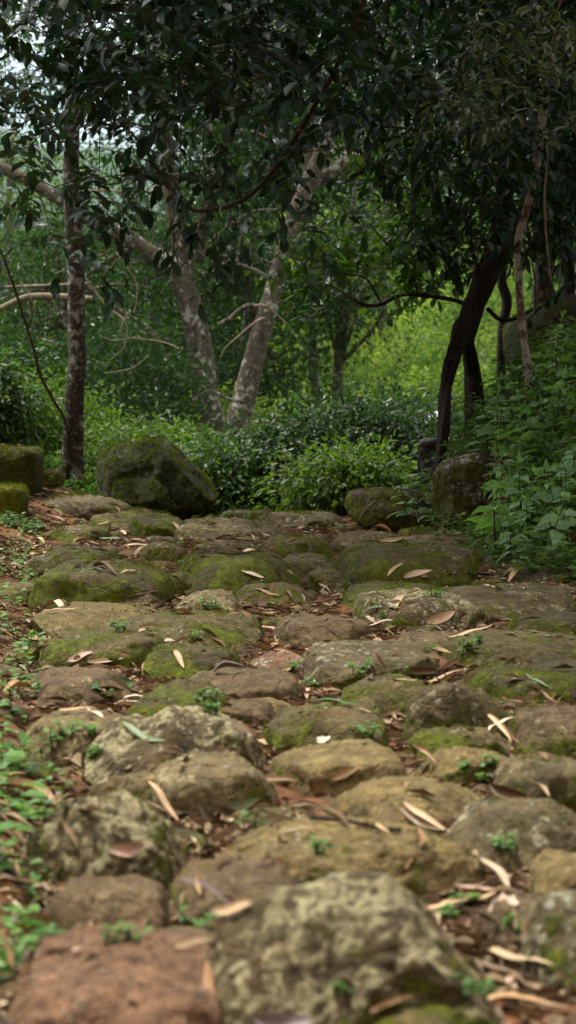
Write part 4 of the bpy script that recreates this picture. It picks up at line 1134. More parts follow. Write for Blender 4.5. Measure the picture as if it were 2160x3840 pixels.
for i, (pts, lab) in enumerate([
    ([(1225, 240, 4), (1222, 400, 4), (1212, 560, 4), (1190, 700, 4), (1145, 830, 3)], 'dark vine hanging straight before the twisted tree and bending left'),
    ([(1300, 300, 4), (1318, 480, 4), (1330, 600, 5), (1345, 700, 4), (1348, 790, 3)], 'dark vine hanging between the sapling and the grey tree'),
    ([(1395, 340, 3), (1402, 470, 3), (1395, 560, 3), (1420, 680, 3), (1449, 760, 2)], 'thin vine looping at the far right'),
    ([(1090, 300, 3), (1080, 420, 3), (1092, 520, 3), (1075, 640, 2)], 'thin vine left of the reddish brown trunk')]):
    P, Rr = px_path(pts, 14.8 + .2 * i); b = MB(); tube(b, P, Rr, 6, 8, rough=.15, rf=15); o = b.build('hanging_vine', M['twig'], origin=P[0]); tag(o, lab, 'vine', 'vines hanging at the right')

# ---- pale leaning trunks in the middle
def pale_tree(name, label, stems, crown, seed, matn='bark_grey', leafm='mid', L=.13):
    base = None
    for k, (pts, Y, nm) in enumerate(stems):
        P, Rr = px_path(pts, Y)
        if base is None:
            zb = float(terr(P[0][0], P[0][1])) - .1
            P.insert(0, np.array([P[0][0], P[0][1], zb])); Rr.insert(0, Rr[0] * 1.15)
            base = empty(name, P[0], label, 'tree')
        b = MB(); tube(b, P, Rr, 18, 8, rough=.12, rf=4, seed=seed + k); b.build(nm, M[matn], base)
    r = np.random.RandomState(seed); mb = MB()
    for k in range(16):
        q = stems[r.randint(len(stems))][0]; i = r.randint(1, len(q)); p0 = np.array(q[i][:2], float); Y = stems[0][1] + r.uniform(-1.2, .5)
        a = r.uniform(0, 2 * PI); v = np.array([math.cos(a), -abs(math.sin(a)) * .6]) * r.uniform(25, 60); pp = [p0]
        for j in range(4): v = v + r.normal(size=2) * 16 + np.array([0, 7]); pp.append(pp[-1] + v)
        if p0[1] < 150: continue
        P2, R2 = px_path([(w_[0], w_[1], 8 - 1.6 * j) for j, w_ in enumerate(pp)], Y); P2[0] = np.array(atd(p0[0], p0[1], stems[0][1]))
        b = MB(); tube(b, P2, R2, 6, 6, rough=.15, rf=8, seed=k); b.build('branch', M['dry_twig' if k % 2 else matn], base)
    for (C, rad, n, cr, per) in crown: crown_leaves(mb, C, rad, n, cr, per, L, r)
    mb.build('crown', M[leafm], base, smooth=False)
    return base


def ctr(x, y, Y): return tuple(atd(x, y, Y))


pale_tree('pale_leaning_tree', 'pale lichened tree with a thick limb sweeping up to the left', [
    ([(530, 1085, 72), (518, 1000, 68), (498, 850, 62), (470, 740, 58), (430, 670, 56), (380, 640, 48), (320, 600, 44), (240, 560, 38), (150, 500, 34), (60, 450, 30), (-20, 410, 26)], 27, 'trunk'),
    ([(470, 740, 50), (455, 620, 46), (430, 480, 42), (415, 350, 40), (400, 200, 36), (380, 60, 30), (370, -100, 26)], 27.3, 'second_stem'),
    ([(500, 660, 26), (515, 540, 30), (545, 430, 34), (580, 330, 34), (640, 200, 28), (720, 60, 20)], 27.6, 'limb'),
    ([(480, 965, 22), (440, 940, 20), (405, 880, 17), (380, 830, 13), (300, 780, 10), (230, 730, 9), (220, 650, 5)], 26.6, 'branch'),
    ([(440, 690, 16), (330, 630, 14), (200, 700, 12), (80, 720, 10), (-20, 722, 8)], 28, 'branch'),
], [(ctr(330, 60, 28), (2.8, 2.5, 1.3), 75, .45, 48), (ctr(560, 260, 28), (1.3, 1.5, 1.2), 45, .4, 48)], 71)
pale_tree('pale_forked_tree', 'pale spotted tree leaning right that forks above the clearing', [
    ([(600, 1085, 62), (612, 1010, 58), (640, 900, 54), (668, 800, 50), (700, 690, 46), (725, 600, 46), (750, 520, 44), (790, 430, 42), (830, 330, 40), (860, 230, 36), (890, 100, 30), (910, -60, 26)], 25, 'trunk'),
    ([(765, 480, 32), (800, 455, 32), (850, 420, 32), (910, 385, 30), (960, 345, 22), (1010, 280, 14)], 25.2, 'limb'),
    ([(775, 450, 26), (780, 350, 26), (800, 220, 24), (850, 190, 20), (930, 240, 16), (1000, 300, 10)], 25.5, 'branch'),
    ([(672, 800, 14), (640, 770, 14), (610, 775, 12), (580, 800, 12), (550, 815, 8)], 25, 'branch'),
    ([(690, 710, 14), (640, 680, 12), (600, 665, 8)], 24.8, 'branch'),
], [(ctr(860, 110, 26.5), (2.5, 2.3, 1.6), 95, .45, 50), (ctr(720, 330, 27.5), (1.2, 1.4, .9), 35, .4, 45)], 72)

# dead pale twigs in the left thicket
b = MB(); r = np.random.RandomState(3)
dt = empty('dead_branch', atd(250, 720, 24), 'bare pale twiggy dead branch hanging in the left thicket', 'branch')
for pts in ([(0, 722, 5), (120, 716, 6), (230, 712, 7)], [(215, 700, 5), (260, 770, 5), (320, 800, 4), (300, 870, 3), (240, 930, 2)], [(330, 790, 4), (310, 840, 3), (400, 850, 4), (460, 860, 3)],
            [(60, 718, 3), (90, 780, 2.5), (80, 830, 2)], [(300, 640, 3), (360, 720, 3), (330, 800, 3)], [(240, 850, 3), (300, 842, 3), (340, 845, 2.5)], [(250, 940, 3), (330, 930, 3), (360, 900, 2)], [(0, 780, 14), (60, 750, 16), (150, 735, 18), (230, 745, 14)], [(90, 850, 5), (170, 860, 8), (230, 870, 6)]):
    P, Rr = px_path(pts, 24); P = [p + r.normal(size=3) * .03 for p in P]; b = MB(); tube(b, P, Rr, 6, 6, rough=.1, rf=10); b.build('twig', M['dry_twig'], dt)
# thin bowed vine stem at the far left
b = MB(); P, Rr = px_path([(0, 625, 7), (35, 720, 7), (60, 800, 7), (85, 880, 8), (100, 940, 8), (130, 1000, 8), (160, 1050, 8), (175, 1110, 7)], 17.2); tube(b, P, Rr, 8, 7, rough=.12, rf=12)
o = b.build('bowed_vine', M['twig'], origin=P[-1]); tag(o, 'thin bowed vine stem leaning against the spotted trunk from the left', 'vine')

# ------------------------------------------------------------------ trees behind
def tree(name, label, x, Y, h, cr, n, per, L, leafm, seed, barkm='bark_grey', group='trees beyond the path', cz=.62, clr=.5, tr=.09):
    z0 = float(terr(x, Y)); base = empty(name, (x, Y, z0 - .1), label, 'tree', group); r = np.random.RandomState(seed)
    b = MB(); lean = r.uniform(-.5, .5)
    tp = [np.array([x, Y, z0 - .1]), np.array([x + lean * .3, Y, z0 + h * .3]), np.array([x + lean * .5, Y, z0 + h * .6]), np.array([x + lean, Y, z0 + h * .92])]
    tube(b, tp, [tr, tr * .8, tr * .6, tr * .2], 10, 8, rough=.12, rf=3, seed=seed)
    mb = MB(); c = crown_leaves(mb, (x + lean * .6, Y, z0 + h * cz), cr, n, clr, per, L, r)
    for q in c[r.permutation(len(c))[:16]]:
        s = tp[1] + (tp[3] - tp[1]) * r.uniform(.1, .8); mid = (s + q) / 2 + np.array([0, 0, .2]) + r.normal(size=3) * .12
        tube(b, [s, mid, q], [tr * .35, tr * .22, tr * .08], 5, 5)
    b.build('trunk', M[barkm], base); mb.build('crown', M[leafm], base, smooth=False)


BT = [
 ('dense_tree', 'dense dark green tree filling the far left behind the spotted trunk', -3.2, 29, 3.0, (1.9, 1.4, 1.15), 130, 60, .085, 'mid', 'bark_grey', .5),
 ('dense_tree', 'dense mid green tree between the spotted trunk and the pale trunk', -1.6, 31, 4.6, (1.9, 1.5, 2.1), 190, 60, .10, 'mid', 'bark_grey', .5),
 ('olive_tree', 'olive green tree directly behind the pale leaning trunk', -.4, 33, 6.2, (1.9, 1.6, 2.7), 190, 60, .10, 'mid2', 'bark_grey', .55),
 ('dense_tree', 'drooping leafy tree hanging over the middle of the clearing', .5, 30, 4.4, (.62, .8, .85), 60, 60, .085, 'mid', 'bark_grey', .66),
 ('bright_tree', 'bright green tree behind the fork of the pale spotted tree', 1.6, 42, 8.6, (2.1, 1.6, 1.6), 150, 60, .12, 'shrub', 'bark_grey', .78),
 ('bright_tree', 'light green tree right of the clearing behind the twisted tree', 3.5, 34, 6.8, (1.6, 1.5, 1.9), 150, 60, .11, 'shrub_y', 'bark_grey', .72),
 ('tall_tree', 'tall green tree closing the gap above the right bank', 4.6, 28, 6.0, (1.6, 1.5, 2.4), 170, 60, .11, 'mid', 'bark_dark', .6),
 ('tall_tree', 'tall tree at the far left whose top meets the pale sky', -4.9, 36, 9.4, (2.0, 1.6, 1.6), 45, 50, .12, 'mid2', 'bark_grey', .62),
 ('tall_tree', 'tall feathery tree above the pale leaning limb', -.9, 40, 9.0, (2.0, 1.8, 2.0), 75, 50, .13, 'mid', 'bark_grey', .7),
 ('tall_tree', 'tall airy tree in the top centre behind the canopy', 1.7, 44, 10.4, (2.1, 1.8, 2.0), 75, 50, .13, 'mid2', 'bark_grey', .72),
 ('tall_tree', 'tall shady tree behind the top right canopy', 4.8, 42, 10.0, (2.8, 1.8, 3.4), 190, 50, .13, 'mid', 'bark_dark', .62),
 ('bright_tree', 'small sunlit yellow green tree low on the left hillside', -5.4, 46, 4.6, (2.3, 1.6, 1.2), 90, 50, .12, 'shrub_y', 'bark_grey', .55),
 ('dense_tree', 'dark leafy tree between the two pale trunks', -.35, 29.5, 4.6, (1.0, 1.0, 1.8), 120, 60, .085, 'mid', 'bark_grey', .55),
 ('dense_tree', 'dark leafy tree behind the bare dead branch', -2.3, 27.0, 3.4, (1.2, 1.0, 1.5), 130, 60, .08, 'mid', 'bark_grey', .6),
 ('dense_tree', 'leafy tree whose crown hangs behind the fork of the spotted pale tree', .45, 34, 6.6, (1.3, 1.1, 1.4), 110, 60, .10, 'mid2', 'bark_grey', .8),
 ('round_bush', 'round grey green bush standing on the sunny slope', .95, 41, 2.0, (.85, .8, .9), 70, 60, .07, 'mid2', 'bark_grey', .55),
 ('bright_tree', 'pale yellow green thicket at the upper end of the slope', 3.3, 52, 5.0, (2.6, 1.6, 2.4), 150, 55, .13, 'shrub_y', 'bark_grey', .5),
 ('bright_tree', 'shining green thicket at the upper middle of the slope', .2, 54, 5.4, (2.6, 1.6, 2.6), 150, 55, .13, 'mid2', 'bark_grey', .5),
]
for i, (nm, lab, x, Y, h, cr, n, per, L, lm, bk, cz) in enumerate(BT): tree(nm, lab, x, Y, h, cr, n, per, L, lm, 200 + i, bk, cz=cz, clr=.48 if Y < 40 else .6)

# sunny undergrowth on the slope and in the dip: nobody could count it
def ground_cover(name, label, n, xr, yr, hts, L, mats, seed, tm=T4, wr=.35, upright=.6, cat='undergrowth', clump=None, keep=None):
    r = np.random.RandomState(seed)
    if clump:
        nc = n // clump; cx = r.uniform(xr[0], xr[1], nc); cy = r.uniform(yr[0], yr[1], nc)
        x = np.repeat(cx, clump) + r.normal(size=nc * clump) * .16; y = np.repeat(cy, clump) + r.normal(size=nc * clump) * .16; hh = np.repeat(r.uniform(.4, 1, nc), clump)
    else:
        x = r.uniform(xr[0], xr[1], n); y = r.uniform(yr[0], yr[1], n); hh = np.ones(n)
    if keep is not None: k = keep(x, y); x, y, hh = x[k], y[k], hh[k]
    n = len(x); z = terr(x, y) + r.rand(n) * (hts[1] - hts[0]) * hh + hts[0]
    P = np.stack([x, y, z], -1); D = r.normal(size=(n, 3)) * np.array([1, 1, .5]) + np.array([0, 0, upright])
    N = r.normal(size=(n, 3)) * .6 + np.array([0, -.3, 1]); ll = L * r.uniform(.6, 1.3, n)
    mb = MB(); leaves(mb, P, D, N, ll, ll * wr, tm)
    o = mb.build(name, M[mats], smooth=False); tag(o, label, cat, kind='stuff'); return o


def patch(x, y): return fbm(np.stack([x, y * .45, 0 * x], -1), .75, 3, 17)


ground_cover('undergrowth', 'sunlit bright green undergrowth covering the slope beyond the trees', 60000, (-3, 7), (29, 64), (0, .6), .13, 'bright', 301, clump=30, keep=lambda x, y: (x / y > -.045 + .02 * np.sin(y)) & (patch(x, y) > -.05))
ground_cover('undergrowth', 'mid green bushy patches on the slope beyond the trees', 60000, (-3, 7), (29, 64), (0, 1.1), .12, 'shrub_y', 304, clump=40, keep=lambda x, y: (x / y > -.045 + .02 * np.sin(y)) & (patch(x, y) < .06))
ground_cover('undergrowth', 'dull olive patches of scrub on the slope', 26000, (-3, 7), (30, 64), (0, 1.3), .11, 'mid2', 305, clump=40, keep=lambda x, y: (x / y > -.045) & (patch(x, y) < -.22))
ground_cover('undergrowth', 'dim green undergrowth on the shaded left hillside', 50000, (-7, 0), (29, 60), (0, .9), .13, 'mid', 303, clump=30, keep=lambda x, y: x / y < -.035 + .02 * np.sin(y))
ground_cover('undergrowth', 'low green undergrowth in the dip beyond the crest of the path', 30000, (-4.5, 5), (17.6, 32), (0, .35), .075, 'shrub', 302, clump=24, keep=lambda x, y: ~((x > .55) & (x < 1.2) & (y < 22)))

# ------------------------------------------------------------------ shrubs in the dip
SH = [
 ('glossy dark green shrub right behind the great boulder', -.55, 18.6, .55, .5, 'shrub'),
 ('leafy shrub growing right of the great boulder', .05, 18.9, .74, .48, 'mid'),
 ('dense shrub in the middle of the view beyond the crest', .55, 19.3, .92, .52, 'mid'),
 ('tall dense shrub left of the backpack', 1.1, 20.2, .84, .6, 'mid'),
 ('low bright shrub between the spotted trunk and the boulder', -1.15, 19.4, .75, .55, 'shrub_y'),
 ('bright leafy shrub left of the spotted trunk', -2.0, 20.0, .9, .6, 'shrub_y'),
 ('dark glossy shrub behind the stacked mossy blocks', -2.2, 17.6, .9, .36, 'shrub'),
 ('big shrub at the foot of the pale leaning tree', -.95, 22.5, .75, .75, 'shrub'),
 ('rounded shrub at the foot of the pale forked tree', 0.1, 23, .75, .75, 'shrub'),
 ('wide glossy shrub below the sunny slope', 1.1, 24, 1.25, .95, 'mid'),
 ('dark shrub below the drooping tree', .5, 26.5, 1.35, 1.0, 'mid'),
 ('tall shrub against the sunny slope beside the twisted tree', 2.0, 25.5, 1.3, .8, 'shrub_y'),
 ('dim shrub deep in the left thicket', -2.6, 23, 1.7, .9, 'mid'),
 ('dim shrub behind the bare dead branch', -1.7, 25.5, 2.1, 1.0, 'mid'),
 ('dim tall shrub behind the pale leaning trunk', -.9, 28.5, 2.3, .9, 'mid'),
 ('shaded thicket shrub at the far left edge', -3.1, 26.5, 2.4, 1.0, 'mid'),
 ('yellow green shrub glimpsed through the middle thicket', -.7, 27.5, 1.5, .8, 'bright'),
 ('small bright shrub left of the mossy sloping rock', .42, 17.6, .42, .42, 'shrub_y'),
]
for i, (lab, x, Y, h, rd, lm) in enumerate(SH):
    z0 = float(terr(x, Y)); r = np.random.RandomState(400 + i); root = empty('shrub', (x, Y, z0 - .05), lab, 'shrub', 'shrubs in the dip beyond the path')
    b = MB()
    for k in range(11):
        a = r.uniform(0, 2 * PI); q = r.uniform(.3, .95) * rd
        p0 = np.array([x + .1 * rd * math.cos(a), Y + .1 * math.sin(a), z0 - .05]); p2 = np.array([x + q * math.cos(a), Y + q * math.sin(a), z0 + h * r.uniform(.6, .98)])
        p1 = p0 * .5 + p2 * .5 + np.array([0, 0, .12 * h]) + r.normal(size=3) * .04
        tube(b, [p0, p1, p2], [.011, .008, .003], 5, 6)
    b.build('branches', M['twig'], root)
    mb = MB(); LV = []
    dens = 95 if rd < .7 else 120
    c = crown_leaves(mb, (x, Y, z0 + h * (.64 if Y < 21 else .52)), (rd, rd * .9, h * (.42 if Y < 21 else .52)), dens, .17 + .04 * rd, 62, .062 + .012 * (Y > 22), r, T4 if Y > 19.8 else T8, wr=.42, shell=.3, up=1., droop=.25)
    mb.build('foliage', M[lm], root, smooth=False)

# ------------------------------------------------------------------ right bank plants
def stem_plant(root, x, y, z, h, r, L=.085, lm='broad', pairs=4, tm=T9, wr=.62, lean=None):
    b = MB(); mb = MB(); P = []; D = []; N = []; Ls = []
    lean = lean if lean is not None else r.normal(size=2) * .12
    top = np.array([x + lean[0] * h * 2, y + lean[1] * h * 2, z + h])
    base = np.array([x, y, z - .03]); mid = (top + base) / 2 + r.normal(size=3) * .02
    tube(b, [base, mid, top], [.0035, .003, .0015], 5, 4)
    for k in range(pairs):
        t = .35 + .65 * (k + 1) / pairs; p = base * (1 - t) + top * t; a0 = k * PI / 2 + r.uniform(-.4, .4)
        sc = 1.15 - .55 * (k / max(pairs - 1, 1))
        for s in (0, PI):
            a = a0 + s; d = np.array([math.cos(a), math.sin(a), .05 + .35 * (k == pairs - 1)])
            q = p + d * .012
            P.append(q); D.append(d + r.normal(size=3) * .12 + np.array([0, 0, -.12])); N.append(np.array([0, -.25, 1]) + r.normal(size=3) * .28); Ls.append(L * sc * r.uniform(.85, 1.15))
    P.append(top); D.append(np.array([r.uniform(-.5, .5), r.uniform(-.5, .5), .6])); N.append(np.array([.2, -.8, .5])); Ls.append(L * .45)
    leaves(mb, P, D, N, np.array(Ls), np.array(Ls) * wr, tm)
    b.build('stem', M['stem'], root); mb.build('leaves', M[lm], root)


protos = []
for k in range(7):
    r = np.random.RandomState(500 + k); o = empty('broad_leaved_plant', (0, 0, 0)); stem_plant(o, 0, 0, 0, r.uniform(.2, .34), r, L=r.uniform(.095, .125), pairs=r.randint(3, 6)); protos.append(o)


def copy_tree(o):
    c = o.copy(); COL.objects.link(c)
    for ch in o.children:
        d = ch.copy(); COL.objects.link(d); d.parent = c
    return c


bank_spots = []
rb = random.Random(77)
def bank_z(x, y): return surf(x, y)[0]
zones = [(1230, 1460, 960, 1110, 13.9, 15.0, 26, 'on the upper part of the leafy bank'), (1275, 1470, 1090, 1210, 13.2, 14.3, 42, 'on the middle of the leafy bank'),
         (1240, 1460, 1210, 1330, 12.5, 13.5, 34, 'low on the leafy bank'), (1290, 1460, 1320, 1420, 11.6, 12.6, 14, 'at the foot of the leafy bank'), (1020, 1090, 1180, 1260, 14.5, 14.8, 3, 'on the low mossy sloping rock')]
pi = 0
for (x0, x1, y0, y1, Ya, Yb, n, where) in zones:
    for k in range(n):
        Y = rb.uniform(Ya, Yb); q = atd(rb.uniform(x0, x1), rb.uniform(y0, y1), Y)
        p, nn = surf(q.x, q.y)
        o = protos[pi] if pi < len(protos) else copy_tree(protos[rb.randrange(len(protos))])
        pi += 1
        o.location = p; s = rb.uniform(.8, 1.25); o.scale = (s, s, s * rb.uniform(.9, 1.3)); o.rotation_euler = (rb.uniform(-.15, .15), rb.uniform(-.35, .05), rb.uniform(0, 2 * PI))
        tag(o, 'upright plant with pointed broad green leaves ' + where, 'plant', 'broad leaved plants ' + where)

# narrow grassy leaves and creepers covering the bank
r = np.random.RandomState(61); P = []; D = []; N = []; Ls = []
for k in range(4200):
    y = r.uniform(12.2, 18.5); x = float(np.interp(y, [11.5, 14.3, 15.7, 16.6, 19], [1.42, 1.08, .86, 1.3, 1.4])) + r.rand() ** 1.1 * 1.5
    p, n = surf(x, y)
    if p.z - float(terr(x, y)) > .04 or (12.9 < y < 14.6 and x < 1.36): continue
    h = r.uniform(.05, .3); a = r.uniform(0, 2 * PI); tip = np.array(p) + np.array([math.cos(a) * .12, math.sin(a) * .12 - .05, h])
    for j in range(8):
        q = np.array(p) * (1 - j / 8) + tip * (j / 8); b2 = r.uniform(0, 2 * PI)
        P.append(q); D.append((math.cos(b2), math.sin(b2), r.uniform(-.4, .5))); N.append((r.normal() * .4, r.normal() * .4 - .2, 1)); Ls.append(r.uniform(.05, .11))
mb = MB(); leaves(mb, P, D, N, np.array(Ls), np.array(Ls) * .2, T8)
o = mb.build('bank_grass', M['bamboo']); tag(o, 'narrow leaved grass and creepers covering the right bank', 'grass', kind='stuff')
# fine moss and creeping herbs at the foot of the bank and the left edge
def herbs(name, label, n, fx, seed, L=(.018, .035), lm='herb', hmax=.09):
    r = np.random.RandomState(seed); P = []; D = []; N = []; Ls = []
    for k in range(n):
        x, y = fx(r); p, nn = surf(x, y)
        if p.z - float(base_h(x, y)) > .35: continue
        h = r.uniform(.02, hmax)
        for j in range(7):
            a = r.uniform(0, 2 * PI); q = np.array(p) + np.array([r.normal() * .012, r.normal() * .012, h * (j + 1) / 7]); P.append(q)
            D.append((math.cos(a), math.sin(a), r.uniform(-.1, .4))); N.append((r.normal() * .3, r.normal() * .3 - .1, 1)); Ls.append(r.uniform(*L))
    mb = MB(); leaves(mb, P, D, N, np.array(Ls), np.array(Ls) * .62, T8); o = mb.build(name, M[lm]); tag(o, label, 'small herbs', kind='stuff')


def foot_xy(r):
    y = r.uniform(11.2, 13.9); return float(np.interp(y, [11.2, 14.3, 16], [1.38, 1.0, .72])) + r.normal() * .13, y


def left_xy(r):
    y = 3.6 + 11 * r.rand() ** 1.3; e = -(.114 * y if y < 10 else .1 * y + .14); y += .25 * math.sin(y * 9); return e + r.normal() * .04 * math.sqrt(y / 4), y


herbs('bank_herbs', 'small creeping herbs along the foot of the right bank', 380, foot_xy, 71, (.025, .055), 'bamboo', .14)
herbs('edge_herbs', 'small bright green herbs spreading along the left edge of the path', 135, left_xy, 72, (.016, .036))

# seedlings in the gaps
SD = [(20, 2000, .075, 1.5), (60, 1960, .06, 1.5), (15, 2100, .06, 1.3), (0, 2210, .06, 1.3), (5, 1800, .05, 1.2), (1180, 2280, .03, 1), (1300, 2340, .03, 1), (800, 2150, .022, 1), (490, 2330, .03, 1), (330, 2360, .028, 1), (280, 2370, .025, 1),
      (1120, 2510, .03, 1), (1180, 2510, .03, 1), (850, 2500, .02, 1), (170, 1850, .025, 1), (230, 1850, .025, 1), (140, 1870, .025, 1), (520, 1760, .025, 1), (520, 1790, .02, 1), (540, 1795, .02, 1), (240, 1905, .02, 1), (800, 1735, .025, 1), (740, 1690, .025, 1), (930, 1850, .025, 1),
      (1185, 1640, .035, 1), (1195, 1625, .03, 1), (530, 1530, .03, 1.1), (520, 1535, .03, 1), (290, 1575, .02, 1), (310, 1590, .025, 1), (490, 1610, .025, 1), (95, 1640, .05, 1.2), (450, 1375, .02, 1), (960, 1560, .022, 1), (875, 1478, .022, 1), (1100, 1500, .025, 1), (620, 1305, .022, 1), (565, 1300, .022, 1), (850, 1340, .03, 1), (455, 1425, .02, 1), (860, 1500, .02, 1), (1080, 1640, .02, 1), (910, 1690, .03, 1), (280, 1755, .02, 1), (1230, 1970, .02, 1), (640, 2075, .02, 1), (1130, 2310, .03, 1), (1160, 1945, .02, 1), (1240, 1930, .02, 1), (1290, 2140, .025, 1)]
for i, (x, y, L, hs) in enumerate(SD):
    p, n = hitpx(x, y)
    if p is None: continue
    if y > 2150 and x > 100: L *= .65
    r = np.random.RandomState(800 + i)
    near = min(NAMED, key=lambda t: max(0, np.hypot(*(t[0] - (p.x, p.y))) - t[1]))
    side = 'left of' if p.x < near[0][0] - .35 * near[1] else ('right of' if p.x > near[0][0] + .35 * near[1] else ('behind' if p.y > near[0][1] else 'before'))
    size = 'large' if L >= .05 else ('small' if L >= .025 else 'tiny')
    root = empty('seedling', p, '%s green seedling growing %s the %s' % (size, side, short(near[2])), 'seedling', 'green seedlings in the gaps of the path')
    mb = MB(); b = MB(); P = []; D = []; N = []; Ls = []
    for k in range(3 if L < .05 else 2):
        bx = np.array(p) + np.array([r.normal() * L * .5, r.normal() * L * .5, 0]); h = L * r.uniform(.8, 1.4) * hs; tp = bx + np.array([r.normal() * .01, 0, h])
        tube(b, [bx - np.array([0, 0, .01]), (bx + tp) / 2, tp], [.0015, .0013, .0008], 4, 3)
        for j in range(7):
            a = r.uniform(0, 2 * PI); P.append(bx * (1 - (j + 1) / 7) + tp * ((j + 1) / 7)); D.append((math.cos(a), math.sin(a), r.uniform(0, .5))); N.append((r.normal() * .3, -.3, 1)); Ls.append(L * r.uniform(.6, 1.1))
    leaves(mb, P, D, N, np.array(Ls), np.array(Ls) * .6, T8)
    for q in range(len(b.V)): mb.add(b.V[q], b.L[q] - sum(len(v) for v in b.V[:q]), b.T[q], 1)
    mb.build('foliage', [M['herb'], M['stem']], root)

# creeping plants on the left blocks
herbs('block_herbs', 'small creeping herbs at the foot of the stacked mossy blocks', 60, lambda r: (r.uniform(-1.72, -1.5), r.uniform(14.35, 14.7)), 75, (.02, .035), 'bamboo', .08)

# sticks
def stick(pts, Y, name, label, matn='dry_twig', sides=7):
    b = MB(); P, Rr = px_path(pts, Y); tube(b, P, Rr, sides, 7, rough=.15, rf=20); o = b.build(name, M[matn], origin=P[0]); tag(o, label, 'stick')


stick([(905, 1303, 4), (918, 1285, 5), (935, 1268, 6), (947, 1260, 5)], 14.7, 'stick', 'short pale grey stick leaning on the low mossy rock')
stick([(1110, 1352, 4, 13.9), (1150, 1349, 4, 14), (1180, 1347, 4, 14), (1205, 1342, 3, 14)], 14, 'stick', 'grey stick on the soil before the spotted rock')


def ground_stick(pts, w, label, matn='twig'):
    P = []
    for (x, y) in pts:
        h, n = hitpx(x, y)
        if h is not None: P.append(np.array(h) + np.array([0, 0, .01]))
    if len(P) < 2: return
    Ym = P[0][1]; b = MB(); tube(b, P, [w * S * Ym / FPX / 2] * len(P), 6, 6, rough=.2, rf=25); o = b.build('stick', M[matn], origin=P[0]); tag(o, label, 'stick')


ground_stick([(492, 1382), (540, 1392), (575, 1398), (630, 1396)], 5, 'dark knobbly stick before the small grey domed stone')
ground_stick([(560, 1352 + 6), (600, 1362), (640, 1366)], 4, 'thin dark twig on litter near the far end')
ground_stick([(1130, 1450), (1180, 1448), (1240, 1450)], 7, 'black bark strip by the long golden blade')
ground_stick([(780, 2070), (860, 2075), (950, 2095), (1010, 2100)], 12, 'dark brown stick in the litter behind the very long stone')
ground_stick([(320, 1505 + 3), (380, 1495), (430, 1490)], 3, 'thin pale twig at the foot of the square mossy stone', 'dry_twig')

# ------------------------------------------------------------------ walker half hidden behind the twisted tree, and the pack
def simple(name, col, rough=.7):
    m, nt, b = newmat(name); v = objvec(nt, False)
    c = mixc(nt, noise(nt, v, 30, 4), tuple(x * .7 for x in col), tuple(min(1, x * 1.2) for x in col)); lk(nt, c, b.inputs['Base Color']); b.inputs['Roughness'].default_value = rough
    bump(nt, b, noise(nt, v, 60, 3), .3, .005); return m


def skin_obj(name, pts, edges, rads, matn, parent, root_i=0, sub=2):
    me = bpy.data.meshes.new(name); me.from_pydata([tuple(p) for p in pts], edges, []); me.materials.append(matn)
    o = bpy.data.objects.new(name, me); COL.objects.link(o); o.parent = parent
    md = o.modifiers.new('skin', 'SKIN'); me.skin_vertices.new() if hasattr(me.skin_vertices, 'new') and not me.skin_vertices else None
    sv = me.skin_vertices[0].data
    for i, q in enumerate(rads):
        sv[i].radius = (q, q) if not isinstance(q, tuple) else q
        sv[i].use_root = (i == root_i)
    md.use_smooth_shade = True
    sb = o.modifiers.new('sub', 'SUBSURF'); sb.levels = sub; sb.render_levels = sub
    return o


